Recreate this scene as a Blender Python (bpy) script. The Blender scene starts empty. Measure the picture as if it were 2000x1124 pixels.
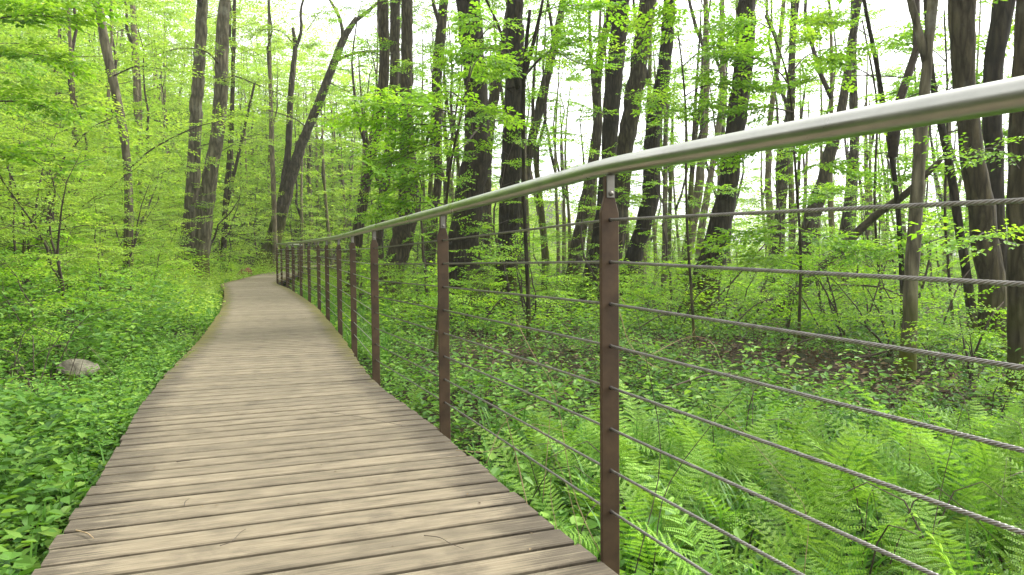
import bpy, math, random
import numpy as np
from mathutils import Vector, Matrix

rng = np.random.default_rng(7)
random.seed(7)
sc = bpy.context.scene
COL = sc.collection

# ------------------------------------------------------------------ camera
F, EYE = 1450.0, 0.852                     # focal length in photo pixels, eye height over the deck
PITCH, ROLL = math.radians(2.37), math.radians(0.5)
cam_d = bpy.data.cameras.new('camera'); cam = bpy.data.objects.new('camera', cam_d); COL.objects.link(cam)
cam_d.sensor_width = 36.0; cam_d.lens = 36.0 * F / 2000.0
cam_d.clip_start = 0.05; cam_d.clip_end = 2000
cam.matrix_world = (Matrix.Translation((0, 0, EYE)) @ Matrix.Rotation(math.pi/2 - PITCH, 4, 'X') @ Matrix.Rotation(-ROLL, 4, 'Z'))
sc.camera = cam
sc.render.resolution_x, sc.render.resolution_y = 1024, 575

# ------------------------------------------------------------------ sky, sun, exposure
SUN_EL, SUN_AZ = math.radians(52), math.radians(62)      # azimuth clockwise from +Y (view direction)
w = bpy.data.worlds.new('World'); sc.world = w; w.use_nodes = True
nt = w.node_tree; nt.nodes.clear()
sky = nt.nodes.new('ShaderNodeTexSky'); sky.sky_type = 'NISHITA'; sky.sun_disc = False
sky.sun_elevation = SUN_EL; sky.sun_rotation = SUN_AZ; sky.dust_density = 3.0; sky.air_density = 1.0
hs = nt.nodes.new('ShaderNodeHueSaturation'); hs.inputs['Saturation'].default_value = 0.06
bg = nt.nodes.new('ShaderNodeBackground'); bg.inputs['Strength'].default_value = 0.15
out = nt.nodes.new('ShaderNodeOutputWorld')
nt.links.new(sky.outputs[0], hs.inputs['Color']); nt.links.new(hs.outputs[0], bg.inputs[0]); nt.links.new(bg.outputs[0], out.inputs[0])
sd = bpy.data.lights.new('sun', 'SUN'); sd.energy = 1.5; sd.angle = math.radians(25); sd.color = (1.0, 0.96, 0.88)
sun = bpy.data.objects.new('sun', sd); COL.objects.link(sun)
sdir = Vector((math.sin(SUN_AZ)*math.cos(SUN_EL), math.cos(SUN_AZ)*math.cos(SUN_EL), math.sin(SUN_EL)))
sun.rotation_euler = (-sdir).to_track_quat('-Z', 'Y').to_euler()
sc.view_settings.view_transform = 'Standard'; sc.view_settings.look = 'None'
sc.view_settings.exposure = 2.05; sc.view_settings.gamma = 1.0; sc.view_settings.use_curve_mapping = False
sc.render.engine = 'CYCLES'
cy = sc.cycles
cy.use_denoising = True
try: cy.denoiser = 'OPENIMAGEDENOISE'
except Exception: pass
cy.max_bounces = 7; cy.diffuse_bounces = 4; cy.glossy_bounces = 3; cy.transmission_bounces = 4; cy.transparent_max_bounces = 4
cy.sample_clamp_indirect = 8.0; cy.caustics_reflective = False; cy.caustics_refractive = False

# ------------------------------------------------------------------ helpers
def ray(u, v):
    a = (u-1000)/F; b = -(v-562)/F
    c, s = math.cos(-ROLL), math.sin(-ROLL)
    a, b = a*c-b*s, a*s+b*c
    return np.array([a, math.cos(PITCH)+b*math.sin(PITCH), -math.sin(PITCH)+b*math.cos(PITCH)])
def at(u, v, y):
    """the point seen at photo pixel (u, v), y metres ahead"""
    d = ray(u, v); return d*(y/d[1]) + np.array([0, 0, EYE])
def px_of(P):
    P = np.asarray(P, float); q = P - np.array([0, 0, EYE])
    cy_, s_ = math.cos(PITCH), math.sin(PITCH)
    dep = q[..., 1]*cy_ - q[..., 2]*s_; up = q[..., 1]*s_ + q[..., 2]*cy_
    dep = np.where(dep < .05, .05, dep)
    return 1000 + F*q[..., 0]/dep, 562 - F*up/dep
def nrm(a):
    a = np.asarray(a, float); return a/np.maximum(np.linalg.norm(a, axis=-1, keepdims=True), 1e-9)

def make_mesh(name, V, faces, mats=None, tint=None, uv=None, smooth=False, mat_index=None):
    """faces: list of integer arrays (n, k); one mesh datablock"""
    me = bpy.data.meshes.new(name)
    V = np.asarray(V, np.float32).reshape(-1, 3)
    faces = [np.asarray(f, np.int32) for f in (faces if isinstance(faces, list) else [faces]) if len(f)]
    starts, loops, tot = [], [], 0
    for f in faces:
        n, k = f.shape
        starts.append(tot + np.arange(n, dtype=np.int32)*k); loops.append(f.ravel()); tot += n*k
    starts = np.concatenate(starts); loops = np.concatenate(loops)
    me.vertices.add(len(V)); me.vertices.foreach_set('co', V.ravel())
    me.loops.add(tot); me.loops.foreach_set('vertex_index', loops)
    me.polygons.add(len(starts)); me.polygons.foreach_set('loop_start', starts)
    if mat_index is not None: me.polygons.foreach_set('material_index', np.asarray(mat_index, np.int32))
    if tint is not None:
        a = me.attributes.new('tint', 'FLOAT', 'POINT'); a.data.foreach_set('value', np.asarray(tint, np.float32))
    if uv is not None:
        l = me.uv_layers.new(name='UVMap'); l.data.foreach_set('uv', np.asarray(uv, np.float32)[loops].ravel())
    me.update(calc_edges=True)
    me.polygons.foreach_set('use_smooth', np.full(len(starts), smooth, bool))
    for m in (mats if isinstance(mats, (list, tuple)) else [mats]):
        if m: me.materials.append(m)
    return me
def link(name, me, parent=None, loc=None, label=None, cat=None, group=None, kind=None):
    o = bpy.data.objects.new(name, me); COL.objects.link(o)
    if parent: o.parent = parent
    if loc is not None: o.location = [float(c) for c in loc]
    tag(o, label, cat, group, kind); return o
def tag(o, label=None, cat=None, group=None, kind=None):
    if label: o['label'] = label
    if cat: o['category'] = cat
    if group: o['group'] = group
    if kind: o['kind'] = kind
    return o
def empty(name, loc, label=None, cat=None, group=None):
    o = link(name, None, None, loc, label, cat, group); o.empty_display_size = .1; return o

class Geo:
    """collects tubes and polys into one mesh"""
    def __init__(s): s.V, s.F3, s.F4, s.n, s.UV, s.T = [], [], [], 0, [], []
    def add(s, V, f3=None, f4=None, t=None):
        V = np.asarray(V, float).reshape(-1, 3)
        if f3 is not None and len(f3): s.F3.append(np.asarray(f3)+s.n)
        if f4 is not None and len(f4): s.F4.append(np.asarray(f4)+s.n)
        s.V.append(V); s.n += len(V); s.T.append(np.full(len(V), .5) if t is None else np.broadcast_to(t, len(V)))
    def tube(s, P, R, n=6, cap=True, wobble=0, rg=rng, twist=None):
        P = np.asarray(P, float); m = len(P); R = np.broadcast_to(np.asarray(R, float), m)
        T = nrm(np.gradient(P, axis=0))
        ref = np.array([0, 0, 1.]) if abs(T[0][2]) < .8 else np.array([0, 1., 0])
        U = np.zeros((m, 3)); u = nrm(np.cross(T[0], ref)); U[0] = u
        for i in range(1, m):
            u = u - T[i]*np.dot(u, T[i]); u = nrm(u); U[i] = u
        W = np.cross(T, U)
        a = np.arange(n)*2*math.pi/n
        rr = R[:, None]*np.ones((1, n))
        if wobble: rr = rr*(1+wobble*rg.standard_normal((m, n)))
        V = P[:, None]+rr[..., None]*(np.cos(a)[None, :, None]*U[:, None]+np.sin(a)[None, :, None]*W[:, None])
        V = V.reshape(-1, 3)
        i = np.arange(m-1)[:, None]*n; j = np.arange(n)[None]; k = (j+1) % n
        f4 = np.stack([i+j, i+k, i+n+k, i+n+j], -1).reshape(-1, 4)
        f3 = []
        if cap:
            V = np.vstack([V, P[0], P[-1]]); c0, c1 = m*n, m*n+1
            jj = np.arange(n); kk = (jj+1) % n
            f3 = np.vstack([np.stack([kk, jj, np.full(n, c0)], -1), np.stack([(m-1)*n+jj, (m-1)*n+kk, np.full(n, c1)], -1)])
        s.add(V, f3, f4)
    def box(s, c, x, y, z):
        c, x, y, z = (np.asarray(q, float) for q in (c, x, y, z))
        V = [c+a*x+b*y+d*z for d in (-1, 1) for a, b in ((-1, -1), (1, -1), (1, 1), (-1, 1))]
        s.add(V, None, [[3, 2, 1, 0], [4, 5, 6, 7], [0, 1, 5, 4], [1, 2, 6, 5], [2, 3, 7, 6], [3, 0, 4, 7]])
    def mesh(s, name, mats, smooth=True, tint=False):
        fs = []
        if s.F3: fs.append(np.vstack(s.F3))
        if s.F4: fs.append(np.vstack(s.F4))
        return make_mesh(name, np.vstack(s.V), fs, mats, smooth=smooth, tint=np.concatenate(s.T) if tint else None)

def smooth_line(P, n):
    """Catmull-Rom through the rows of P (any width), n samples"""
    P = np.asarray(P, float); m = len(P)
    Q = np.vstack([2*P[0]-P[1], P, 2*P[-1]-P[-2]])
    t = np.linspace(0, m-1-1e-6, n); i = t.astype(int); f = (t-i)[:, None]
    a, b, c, d = Q[i], Q[i+1], Q[i+2], Q[i+3]
    return .5*((2*b)+(-a+c)*f+(2*a-5*b+4*c-d)*f**2+(-a+3*b-3*c+d)*f**3)

# ------------------------------------------------------------------ materials
def mat(name):
    m = bpy.data.materials.new(name); m.use_nodes = True; t = m.node_tree; t.nodes.clear()
    o = t.nodes.new('ShaderNodeOutputMaterial')
    def N(kind, **kw):
        n = t.nodes.new('ShaderNode'+kind)
        for k, v in kw.items():
            if k.startswith('_'): setattr(n, k[1:], v)
            else: n.inputs[k.replace('__', ' ')].default_value = v
        return n
    return m, t, o, N
def ramp(N, stops):
    r = N('ValToRGB'); e = r.color_ramp.elements
    while len(e) < len(stops): e.new(.5)
    for q, (p, c) in zip(e, stops): q.position = p; q.color = (*c, 1)
    return r
def leaf_mat(name, stops, trans, tfac=.45, rough=.5, spec=.2, objrand=False):
    m, t, o, N = mat(name); L = t.links.new
    a = N('Attribute', _attribute_name='tint'); r = ramp(N, stops); L(a.outputs['Fac'], r.inputs[0])
    geo = N('NewGeometry'); nz = N('TexNoise', Scale=.55, Detail=2.0); L(geo.outputs['Position'], nz.inputs['Vector'])
    mr = N('MapRange'); L(nz.outputs['Fac'], mr.inputs[0])
    mr.inputs[1].default_value = .3; mr.inputs[2].default_value = .7; mr.inputs[3].default_value = .82; mr.inputs[4].default_value = 1.15
    mul = N('MixRGB', _blend_type='MULTIPLY', Fac=1.0); L(r.outputs[0], mul.inputs[1]); L(mr.outputs[0], mul.inputs[2])
    if objrand:      # random tone per frond, painted in for contrast of lit upper and shaded lower fronds
        oi = N('ObjectInfo'); ro = N('MapRange'); ro.inputs[3].default_value = .62; ro.inputs[4].default_value = 1.35; L(oi.outputs['Random'], ro.inputs[0])
        mu2 = N('MixRGB', _blend_type='MULTIPLY', Fac=1.0); L(mul.outputs[0], mu2.inputs[1]); L(ro.outputs[0], mu2.inputs[2]); mul = mu2
    p = N('BsdfPrincipled', Roughness=rough); p.inputs['Specular IOR Level'].default_value = spec
    L(mul.outputs[0], p.inputs['Base Color'])
    tr = N('BsdfTranslucent'); m2 = N('MixRGB', _blend_type='MULTIPLY', Fac=1.0); m2.inputs[2].default_value = (*trans, 1)
    L(mul.outputs[0], m2.inputs[1]); L(m2.outputs[0], tr.inputs[0])
    mx = N('MixShader', Fac=tfac); L(p.outputs[0], mx.inputs[1]); L(tr.outputs[0], mx.inputs[2]); L(mx.outputs[0], o.inputs[0])
    return m
def bark_mat(name, dark, light, moss=(.075, .085, .010), moss_amt=.5, moss_h=2.6, scale=1.0, bump=.6, lichen=.25):
    m, t, o, N = mat(name); L = t.links.new
    tc = N('TexCoord'); mp = N('Mapping'); mp.inputs['Scale'].default_value = (14*scale, 14*scale, 2.6*scale); L(tc.outputs['Object'], mp.inputs[0])
    n1 = N('TexNoise', Scale=1.6, Detail=7.0, Roughness=.65, Distortion=.6); L(mp.outputs[0], n1.inputs['Vector'])
    v1 = N('TexVoronoi', _feature='DISTANCE_TO_EDGE', Scale=1.3)
    mix = N('MixRGB', Fac=.35); L(mp.outputs[0], mix.inputs[1]); L(n1.outputs['Color'], mix.inputs[2]); L(mix.outputs[0], v1.inputs['Vector'])
    mm = N('Math', _operation='MULTIPLY'); L(n1.outputs['Fac'], mm.inputs[0])
    vr = N('MapRange'); vr.inputs[2].default_value = .35; vr.inputs[3].default_value = .45; L(v1.outputs['Distance'], vr.inputs[0]); L(vr.outputs[0], mm.inputs[1])
    cr = ramp(N, [(.15, dark), (.62, light)]); L(mm.outputs[0], cr.inputs[0])
    # pale lichen blotches
    n2 = N('TexNoise', Scale=2.2, Detail=6.0, Roughness=.7); L(tc.outputs['Object'], n2.inputs['Vector'])
    lr = N('MapRange'); lr.inputs[1].default_value = .56; lr.inputs[2].default_value = .68; lr.inputs[4].default_value = lichen; L(n2.outputs['Fac'], lr.inputs[0])
    mx1 = N('MixRGB'); mx1.inputs[2].default_value = (.22, .22, .17, 1); L(lr.outputs[0], mx1.inputs[0]); L(cr.outputs[0], mx1.inputs[1])
    # moss low on the trunk, in patches
    sx = N('SeparateXYZ'); L(tc.outputs['Object'], sx.inputs[0])
    hz = N('MapRange'); hz.inputs[1].default_value = moss_h; hz.inputs[2].default_value = 0.0; L(sx.outputs['Z'], hz.inputs[0])
    n3 = N('TexNoise', Scale=1.7, Detail=5.0); mp3 = N('Mapping'); mp3.inputs['Location'].default_value = (7, 3, 1); L(tc.outputs['Object'], mp3.inputs[0]); L(mp3.outputs[0], n3.inputs['Vector'])
    mo = N('Math', _operation='MULTIPLY'); L(hz.outputs[0], mo.inputs[0]); L(n3.outputs['Fac'], mo.inputs[1])
    mr = N('MapRange'); mr.inputs[1].default_value = .24; mr.inputs[2].default_value = .46; mr.inputs[4].default_value = moss_amt; L(mo.outputs[0], mr.inputs[0])
    mx2 = N('MixRGB'); mx2.inputs[2].default_value = (*moss, 1); L(mr.outputs[0], mx2.inputs[0]); L(mx1.outputs[0], mx2.inputs[1])
    b = N('Bump', Strength=bump, Distance=.03); L(mm.outputs[0], b.inputs['Height'])
    p = N('BsdfPrincipled', Roughness=.9); p.inputs['Specular IOR Level'].default_value = .15
    L(mx2.outputs[0], p.inputs['Base Color']); L(b.outputs[0], p.inputs['Normal']); L(p.outputs[0], o.inputs[0])
    return m
def plain(name, col, rough=.6, metal=0.0, spec=.4, var=.25, scale=8.0, bump=0.0, col2=None):
    m, t, o, N = mat(name); L = t.links.new
    tc = N('TexCoord'); n = N('TexNoise', Scale=scale, Detail=6.0, Roughness=.6); L(tc.outputs['Object'], n.inputs['Vector'])
    c2 = col2 or tuple(c*(1+var) for c in col); c1 = tuple(c*(1-var) for c in col)
    r = ramp(N, [(.3, c1), (.7, c2)]); L(n.outputs['Fac'], r.inputs[0])
    p = N('BsdfPrincipled', Roughness=rough, Metallic=metal); p.inputs['Specular IOR Level'].default_value = spec
    L(r.outputs[0], p.inputs['Base Color'])
    if metal:
        n9 = N('TexNoise', Scale=2.5, Detail=8.0, Roughness=.75); L(tc.outputs['Object'], n9.inputs['Vector'])
        r9 = N('MapRange'); r9.inputs[1].default_value = .35; r9.inputs[2].default_value = .7; r9.inputs[3].default_value = rough*.85; r9.inputs[4].default_value = rough*1.5; L(n9.outputs['Fac'], r9.inputs[0]); L(r9.outputs[0], p.inputs['Roughness'])
    if bump:
        b = N('Bump', Strength=bump, Distance=.01); L(n.outputs['Fac'], b.inputs['Height']); L(b.outputs[0], p.inputs['Normal'])
    L(p.outputs[0], o.inputs[0]); return m
def wood_mat():
    m, t, o, N = mat('weathered_deck_wood'); L = t.links.new
    uv = N('UVMap'); oi = N('ObjectInfo'); sx = N('SeparateXYZ'); L(uv.outputs[0], sx.inputs[0])
    rm = N('Math', _operation='MULTIPLY'); rm.inputs[1].default_value = 60.0; L(oi.outputs['Random'], rm.inputs[0])
    def coords(su, sv):
        a = N('Math', _operation='MULTIPLY'); a.inputs[1].default_value = su; L(sx.outputs['X'], a.inputs[0])
        b = N('Math', _operation='MULTIPLY'); b.inputs[1].default_value = sv; L(sx.outputs['Y'], b.inputs[0])
        c = N('CombineXYZ'); L(a.outputs[0], c.inputs[0]); L(b.outputs[0], c.inputs[1]); L(rm.outputs[0], c.inputs[2]); return c
    g = N('TexNoise', Scale=1.0, Detail=10.0, Roughness=.72, Distortion=.4); L(coords(3.2, 190.0).outputs[0], g.inputs['Vector'])
    cr = ramp(N, [(.28, (.070, .055, .034)), (.44, (.158, .130, .083)), (.68, (.232, .197, .134))]); L(g.outputs['Fac'], cr.inputs[0])
    # whole-plank tone
    pr = N('MapRange'); pr.inputs[3].default_value = .86; pr.inputs[4].default_value = 1.10; L(oi.outputs['Random'], pr.inputs[0])
    m0 = N('MixRGB', _blend_type='MULTIPLY', Fac=1.0); L(cr.outputs[0], m0.inputs[1]); L(pr.outputs[0], m0.inputs[2])
    # weather stains, patches running on over the planks
    geo = N('NewGeometry'); st = N('TexNoise', Scale=3.4, Detail=10.0, Roughness=.74); L(geo.outputs['Position'], st.inputs['Vector'])
    sr = N('MapRange'); sr.inputs[1].default_value = .53; sr.inputs[2].default_value = .70; sr.inputs[4].default_value = .5; L(st.outputs['Fac'], sr.inputs[0])
    # dark ends: distance from nearest end (u runs 0..1.47)
    fl = N('TexNoise', Scale=1.0, Detail=3.0); L(coords(9.0, 26.0).outputs[0], fl.inputs['Vector'])
    fr = N('MapRange'); fr.inputs[1].default_value = .35; fr.inputs[2].default_value = .62; fr.inputs[3].default_value = .74; fr.inputs[4].default_value = 1.06; L(fl.outputs['Fac'], fr.inputs[0])
    m00 = N('MixRGB', _blend_type='MULTIPLY', Fac=1.0); L(m0.outputs[0], m00.inputs[1]); L(fr.outputs[0], m00.inputs[2]); m0 = m00
    e = N('Math', _operation='SUBTRACT'); e.inputs[0].default_value = 1.47; L(sx.outputs['X'], e.inputs[1])
    mn = N('Math', _operation='MINIMUM'); L(sx.outputs['X'], mn.inputs[0]); L(e.outputs[0], mn.inputs[1])
    ed = N('MapRange'); ed.inputs[1].default_value = .36; ed.inputs[2].default_value = .02; L(mn.outputs[0], ed.inputs[0])
    en = N('Math', _operation='MULTIPLY'); L(ed.outputs[0], en.inputs[0]); L(st.outputs['Fac'], en.inputs[1])
    es = N('MapRange'); es.inputs[1].default_value = .17; es.inputs[2].default_value = .36; es.inputs[4].default_value = .75
    eg = N('Math', _operation='MULTIPLY'); L(en.outputs[0], eg.inputs[0]); gi = N('MapRange'); gi.inputs[1].default_value = .62; gi.inputs[2].default_value = .36; gi.inputs[3].default_value = .45; gi.inputs[4].default_value = 1.25; L(g.outputs['Fac'], gi.inputs[0]); L(gi.outputs[0], eg.inputs[1]); L(eg.outputs[0], es.inputs[0])
    mxs = N('Math', _operation='MAXIMUM'); L(sr.outputs[0], mxs.inputs[0]); L(es.outputs[0], mxs.inputs[1])
    m1 = N('MixRGB', _blend_type='MIX'); m1.inputs[2].default_value = (.040, .032, .022, 1); L(mxs.outputs[0], m1.inputs[0]); L(m0.outputs[0], m1.inputs[1])
    # moss along the two edges where the walk runs between the bushes
    sp = N('SeparateXYZ'); L(geo.outputs['Position'], sp.inputs[0])
    fy = N('MapRange'); fy.inputs[1].default_value = 3.5; fy.inputs[2].default_value = 8.0; L(sp.outputs['Y'], fy.inputs[0])
    mn2 = N('TexNoise', Scale=9.0, Detail=4.0); L(geo.outputs['Position'], mn2.inputs['Vector'])
    ed2 = N('MapRange'); ed2.inputs[1].default_value = .26; ed2.inputs[2].default_value = .0; L(mn.outputs[0], ed2.inputs[0])
    k1 = N('Math', _operation='MULTIPLY'); L(ed2.outputs[0], k1.inputs[0]); L(mn2.outputs['Fac'], k1.inputs[1])
    k2 = N('Math', _operation='MULTIPLY'); L(k1.outputs[0], k2.inputs[0]); L(fy.outputs[0], k2.inputs[1])
    kr = N('MapRange'); kr.inputs[1].default_value = .16; kr.inputs[2].default_value = .42; kr.inputs[4].default_value = .8; L(k2.outputs[0], kr.inputs[0])
    m2 = N('MixRGB'); m2.inputs[2].default_value = (.11, .10, .018, 1); L(kr.outputs[0], m2.inputs[0]); L(m1.outputs[0], m2.inputs[1])
    b = N('Bump', Strength=.5, Distance=.004); L(g.outputs['Fac'], b.inputs['Height'])
    p = N('BsdfPrincipled', Roughness=.78); p.inputs['Specular IOR Level'].default_value = .25
    L(m2.outputs[0], p.inputs['Base Color']); L(b.outputs[0], p.inputs['Normal']); L(p.outputs[0], o.inputs[0])
    return m
def soil_mat():
    m, t, o, N = mat('forest_soil'); L = t.links.new
    geo = N('NewGeometry'); n = N('TexNoise', Scale=6.0, Detail=9.0, Roughness=.7); L(geo.outputs['Position'], n.inputs['Vector'])
    n2 = N('TexNoise', Scale=.8, Detail=4.0); L(geo.outputs['Position'], n2.inputs['Vector'])
    r = ramp(N, [(.3, (.008, .006, .004)), (.52, (.028, .019, .011)), (.75, (.070, .047, .028))]); L(n.outputs['Fac'], r.inputs[0])
    g = ramp(N, [(.3, (.012, .024, .005)), (.7, (.040, .068, .014))]); L(n.outputs['Fac'], g.inputs[0])
    gr = N('MapRange'); gr.inputs[1].default_value = .42; gr.inputs[2].default_value = .6; gr.inputs[4].default_value = .65; L(n2.outputs['Fac'], gr.inputs[0])
    mx = N('MixRGB'); L(gr.outputs[0], mx.inputs[0]); L(r.outputs[0], mx.inputs[1]); L(g.outputs[0], mx.inputs[2])
    b = N('Bump', Strength=.8, Distance=.06); L(n.outputs['Fac'], b.inputs['Height'])
    p = N('BsdfPrincipled', Roughness=.95); p.inputs['Specular IOR Level'].default_value = .1
    L(mx.outputs[0], p.inputs['Base Color']); L(b.outputs[0], p.inputs['Normal']); L(p.outputs[0], o.inputs[0]); return m

M = dict(
    fresh=leaf_mat('fresh_tree_leaf', [(0, (.085, .205, .016)), (.5, (.165, .330, .026)), (1, (.270, .430, .045))], (1.5, 1.45, .7), .5),
    hill=leaf_mat('hillside_leaf', [(0, (.125, .245, .026)), (.5, (.220, .370, .048)), (1, (.330, .460, .085))], (1.5, 1.4, .8), .5),
    cover=leaf_mat('ground_plant_leaf', [(0, (.030, .090, .014)), (.5, (.098, .225, .032)), (1, (.215, .360, .060))], (1.4, 1.4, .7), .4),
    fern=leaf_mat('fern_leaf', [(0, (.045, .125, .012)), (.5, (.150, .295, .032)), (1, (.270, .420, .065))], (1.4, 1.4, .8), .36, .5, objrand=True),
    grass=leaf_mat('grass_blade', [(0, (.050, .150, .020)), (.5, (.090, .230, .028)), (1, (.150, .300, .045))], (1.3, 1.3, .8), .35, .4),
    dark=leaf_mat('conifer_needles', [(0, (.012, .030, .010)), (1, (.030, .062, .018))], (1, 1, .8), .15),
    litter=leaf_mat('dry_leaf', [(0, (.055, .032, .016)), (.5, (.105, .075, .040)), (1, (.22, .165, .095))], (1, .9, .7), .15, .8),
    bark_dark=bark_mat('dark_alder_bark', (.006, .005, .0027), (.046, .039, .021), moss_amt=.55, lichen=.07),
    bark_grey=bark_mat('grey_hornbeam_bark', (.034, .030, .018), (.178, .160, .100), moss_amt=.85, scale=.8, bump=.5, lichen=.35),
    bark_mossy=bark_mat('mossy_oak_bark', (.022, .018, .012), (.115, .098, .064), moss_amt=.95, moss_h=7.0, scale=.8, bump=.5, lichen=.25),
    bark_brown=bark_mat('brown_bark', (.013, .011, .0055), (.092, .078, .042), moss_amt=.6, lichen=.15),
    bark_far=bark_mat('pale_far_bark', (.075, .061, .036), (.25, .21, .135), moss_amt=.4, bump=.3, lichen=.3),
    twig=plain('twig_bark', (.045, .033, .022), .9, var=.4), dry=plain('dry_stalk', (.26, .19, .10), .8, var=.35, scale=20),
    wood=wood_mat(), soil=soil_mat(),
    beam=plain('dark_joist_wood', (.035, .027, .02), .9, var=.4),
    post=plain('brown_painted_steel', (.054, .032, .015), .6, spec=.3, var=.35, scale=11, bump=.15, col2=(.080, .049, .024)),
    steel=plain('brushed_stainless', (.43, .43, .385), .29, 1.0, var=.12, scale=9), clamp=plain('dull_steel_bracket', (.22, .21, .18), .5, 1.0, var=.2, scale=20),
    rope=plain('wire_rope_steel', (.27, .26, .235), .38, 1.0, var=.25, scale=60),
    rock=plain('mossy_rock', (.10, .090, .058), .9, var=.6, scale=11, bump=1.0, col2=(.20, .185, .13)),
    moss=plain('moss', (.075, .095, .012), .95, var=.5, scale=20, bump=.8),
    dead=plain('dead_wood', (.075, .058, .04), .9, var=.5, scale=12, bump=.4),
    stem=plain('green_stem', (.09, .13, .03), .7, var=.3),
    litter_red=plain('red_brown_litter', (.16, .065, .03), .9, var=.5, scale=20, bump=.5),
)

# ------------------------------------------------------------------ plan of the walk
POST_PX = [1190, 866, 730, 690, 663, 639, 623, 604, 588, 573, 561, 541]
POST_D = [2.05 + 1.68*i for i in range(11)] + [20.9]
def zwalk(y):
    return np.interp(y, [.4, 1.05, 2, 5.4, 8.8, 12, 16, 21, 24, 27, 31, 40], [-.045, -.03, 0, -.03, .0, .05, .10, .16, .21, .26, .32, .4])
right_edge = [(2.35, -2.8), (1.62, -1.2), (.97, .44)] + [(px_u, d) for px_u, d in zip([(u-1000)/F*d for u, d in zip(POST_PX, POST_D)], POST_D)]
POSTS = [np.array(p) for p in right_edge]
right_edge = right_edge + [(-6.98, 22.5), (-7.28, 24.2), (-7.62, 26.0), (-8.1, 28.4), (-8.55, 31.0), (-8.5, 33.2), (-7.6, 35.2), (-6.0, 36.6)]
RE = smooth_line(right_edge, 900)
for _ in range(420): RE[1:-1] = (RE[:-2]+2*RE[1:-1]+RE[2:])/4
seg = np.linalg.norm(np.diff(RE, axis=0), axis=1); S = np.concatenate([[0], np.cumsum(seg)]); WALK = S[-1]
def edge_at(s):
    s = np.asarray(s); x = np.interp(s, S, RE[:, 0]); y = np.interp(s, S, RE[:, 1])
    e = .12; tx = np.interp(s+e, S, RE[:, 0])-np.interp(s-e, S, RE[:, 0]); ty = np.interp(s+e, S, RE[:, 1])-np.interp(s-e, S, RE[:, 1])
    T = nrm(np.stack([tx, ty], -1)); return np.stack([x, y], -1), T
WID = 1.47
cs = np.linspace(.12, WALK-.12, 220); cp, ct = edge_at(cs); CEN = cp + np.stack([-ct[:, 1], ct[:, 0]], -1)*(WID/2+.035)
def side_of(XY, LINE=CEN):
    """signed distance to a polyline, positive to its right"""
    XY = np.asarray(XY, float).reshape(-1, 2); A, B = LINE[:-1], LINE[1:]; AB = B-A; out = np.empty(len(XY))
    for k in range(0, len(XY), 4000):
        q = XY[k:k+4000]; d = q[:, None]-A[None]
        t = np.clip((d*AB).sum(-1)/(AB*AB).sum(-1), 0, 1); c = d-t[..., None]*AB; dd = (c*c).sum(-1); i = dd.argmin(1); r = np.arange(len(q))
        cr = AB[i, 0]*c[r, i, 1]-AB[i, 1]*c[r, i, 0]
        out[k:k+4000] = np.sqrt(dd[r, i])*np.where(cr > 0, -1, 1)
    return out
FOOT = smooth_line([(2.2, -6), (.6, -2.2), (-1.65, 1.6), (-2.75, 5.0), (-4.2, 9), (-6.8, 15.5), (-9.0, 20.5), (-10.0, 25), (-11.2, 30), (-11.3, 35), (-7, 44), (1, 58), (9, 90), (12, 150)], 120)
def vnoise(X, Y, f, seed):
    a = np.zeros_like(X); r = np.random.default_rng(seed)
    for k in range(5):
        th = r.uniform(0, 6.28); ph = r.uniform(0, 6.28); ff = f*r.uniform(.6, 1.7)
        a = a+np.sin(ff*(X*np.cos(th)+Y*np.sin(th))+ph)
    return a/5
def terrain(X, Y):
    X = np.asarray(X, float); Y = np.asarray(Y, float); XY = np.stack([X.ravel(), Y.ravel()], -1)
    d = side_of(XY).reshape(X.shape); s = np.maximum(0, -side_of(XY, FOOT)).reshape(X.shape)
    k = np.clip((d+.9)/2.0, 0, 1); k = k*k*(3-2*k)
    z = -.17*(1-k)-.50*k
    near = np.exp(-np.maximum(0, np.abs(d)-1.2)/3.0)
    z = z+zwalk(Y)*near*.9
    h = .60*s-1.55*(1-np.exp(-s/3.2))
    h = 26*np.tanh(h/26)
    rough = np.clip((np.abs(d)-.85)/1.0, 0, 1)
    z = z+h+rough*(.05*vnoise(X, Y, 2.6, 1)+.07*vnoise(X, Y, .9, 2))+np.clip(s/6, 0, 1)*.5*vnoise(X, Y, .25, 3)
    z = z-.25*np.clip((d-6)/30, 0, 1)
    return z
def tz(x, y): return float(terrain(np.array([x]), np.array([y]))[0])

# ------------------------------------------------------------------ ground
def grid_ground():
    ys = np.concatenate([np.linspace(-8, 0, 14), np.linspace(.15, 12, 110), 12+np.cumsum(np.linspace(.12, 3.4, 95))])
    ks = np.sinh(np.linspace(-3.1, 3.1, 210))/math.sinh(3.1)
    X = ks[None, :]*(9+np.maximum(ys, 0)*1.35)[:, None]-.02*ys[:, None]; Y = np.repeat(ys[:, None], len(ks), 1)
    Z = terrain(X, Y); n = len(ks); m = len(ys)
    V = np.stack([X, Y, Z], -1).reshape(-1, 3)
    i = (np.arange(m-1)[:, None]*n+np.arange(n-1)[None]).ravel()
    return link('ground', make_mesh('ground', V, np.stack([i, i+1, i+n+1, i+n], -1), M['soil'], smooth=True), label='dark soil forest floor with leaf litter and a wooded slope', kind='structure')
grid_ground()

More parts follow.
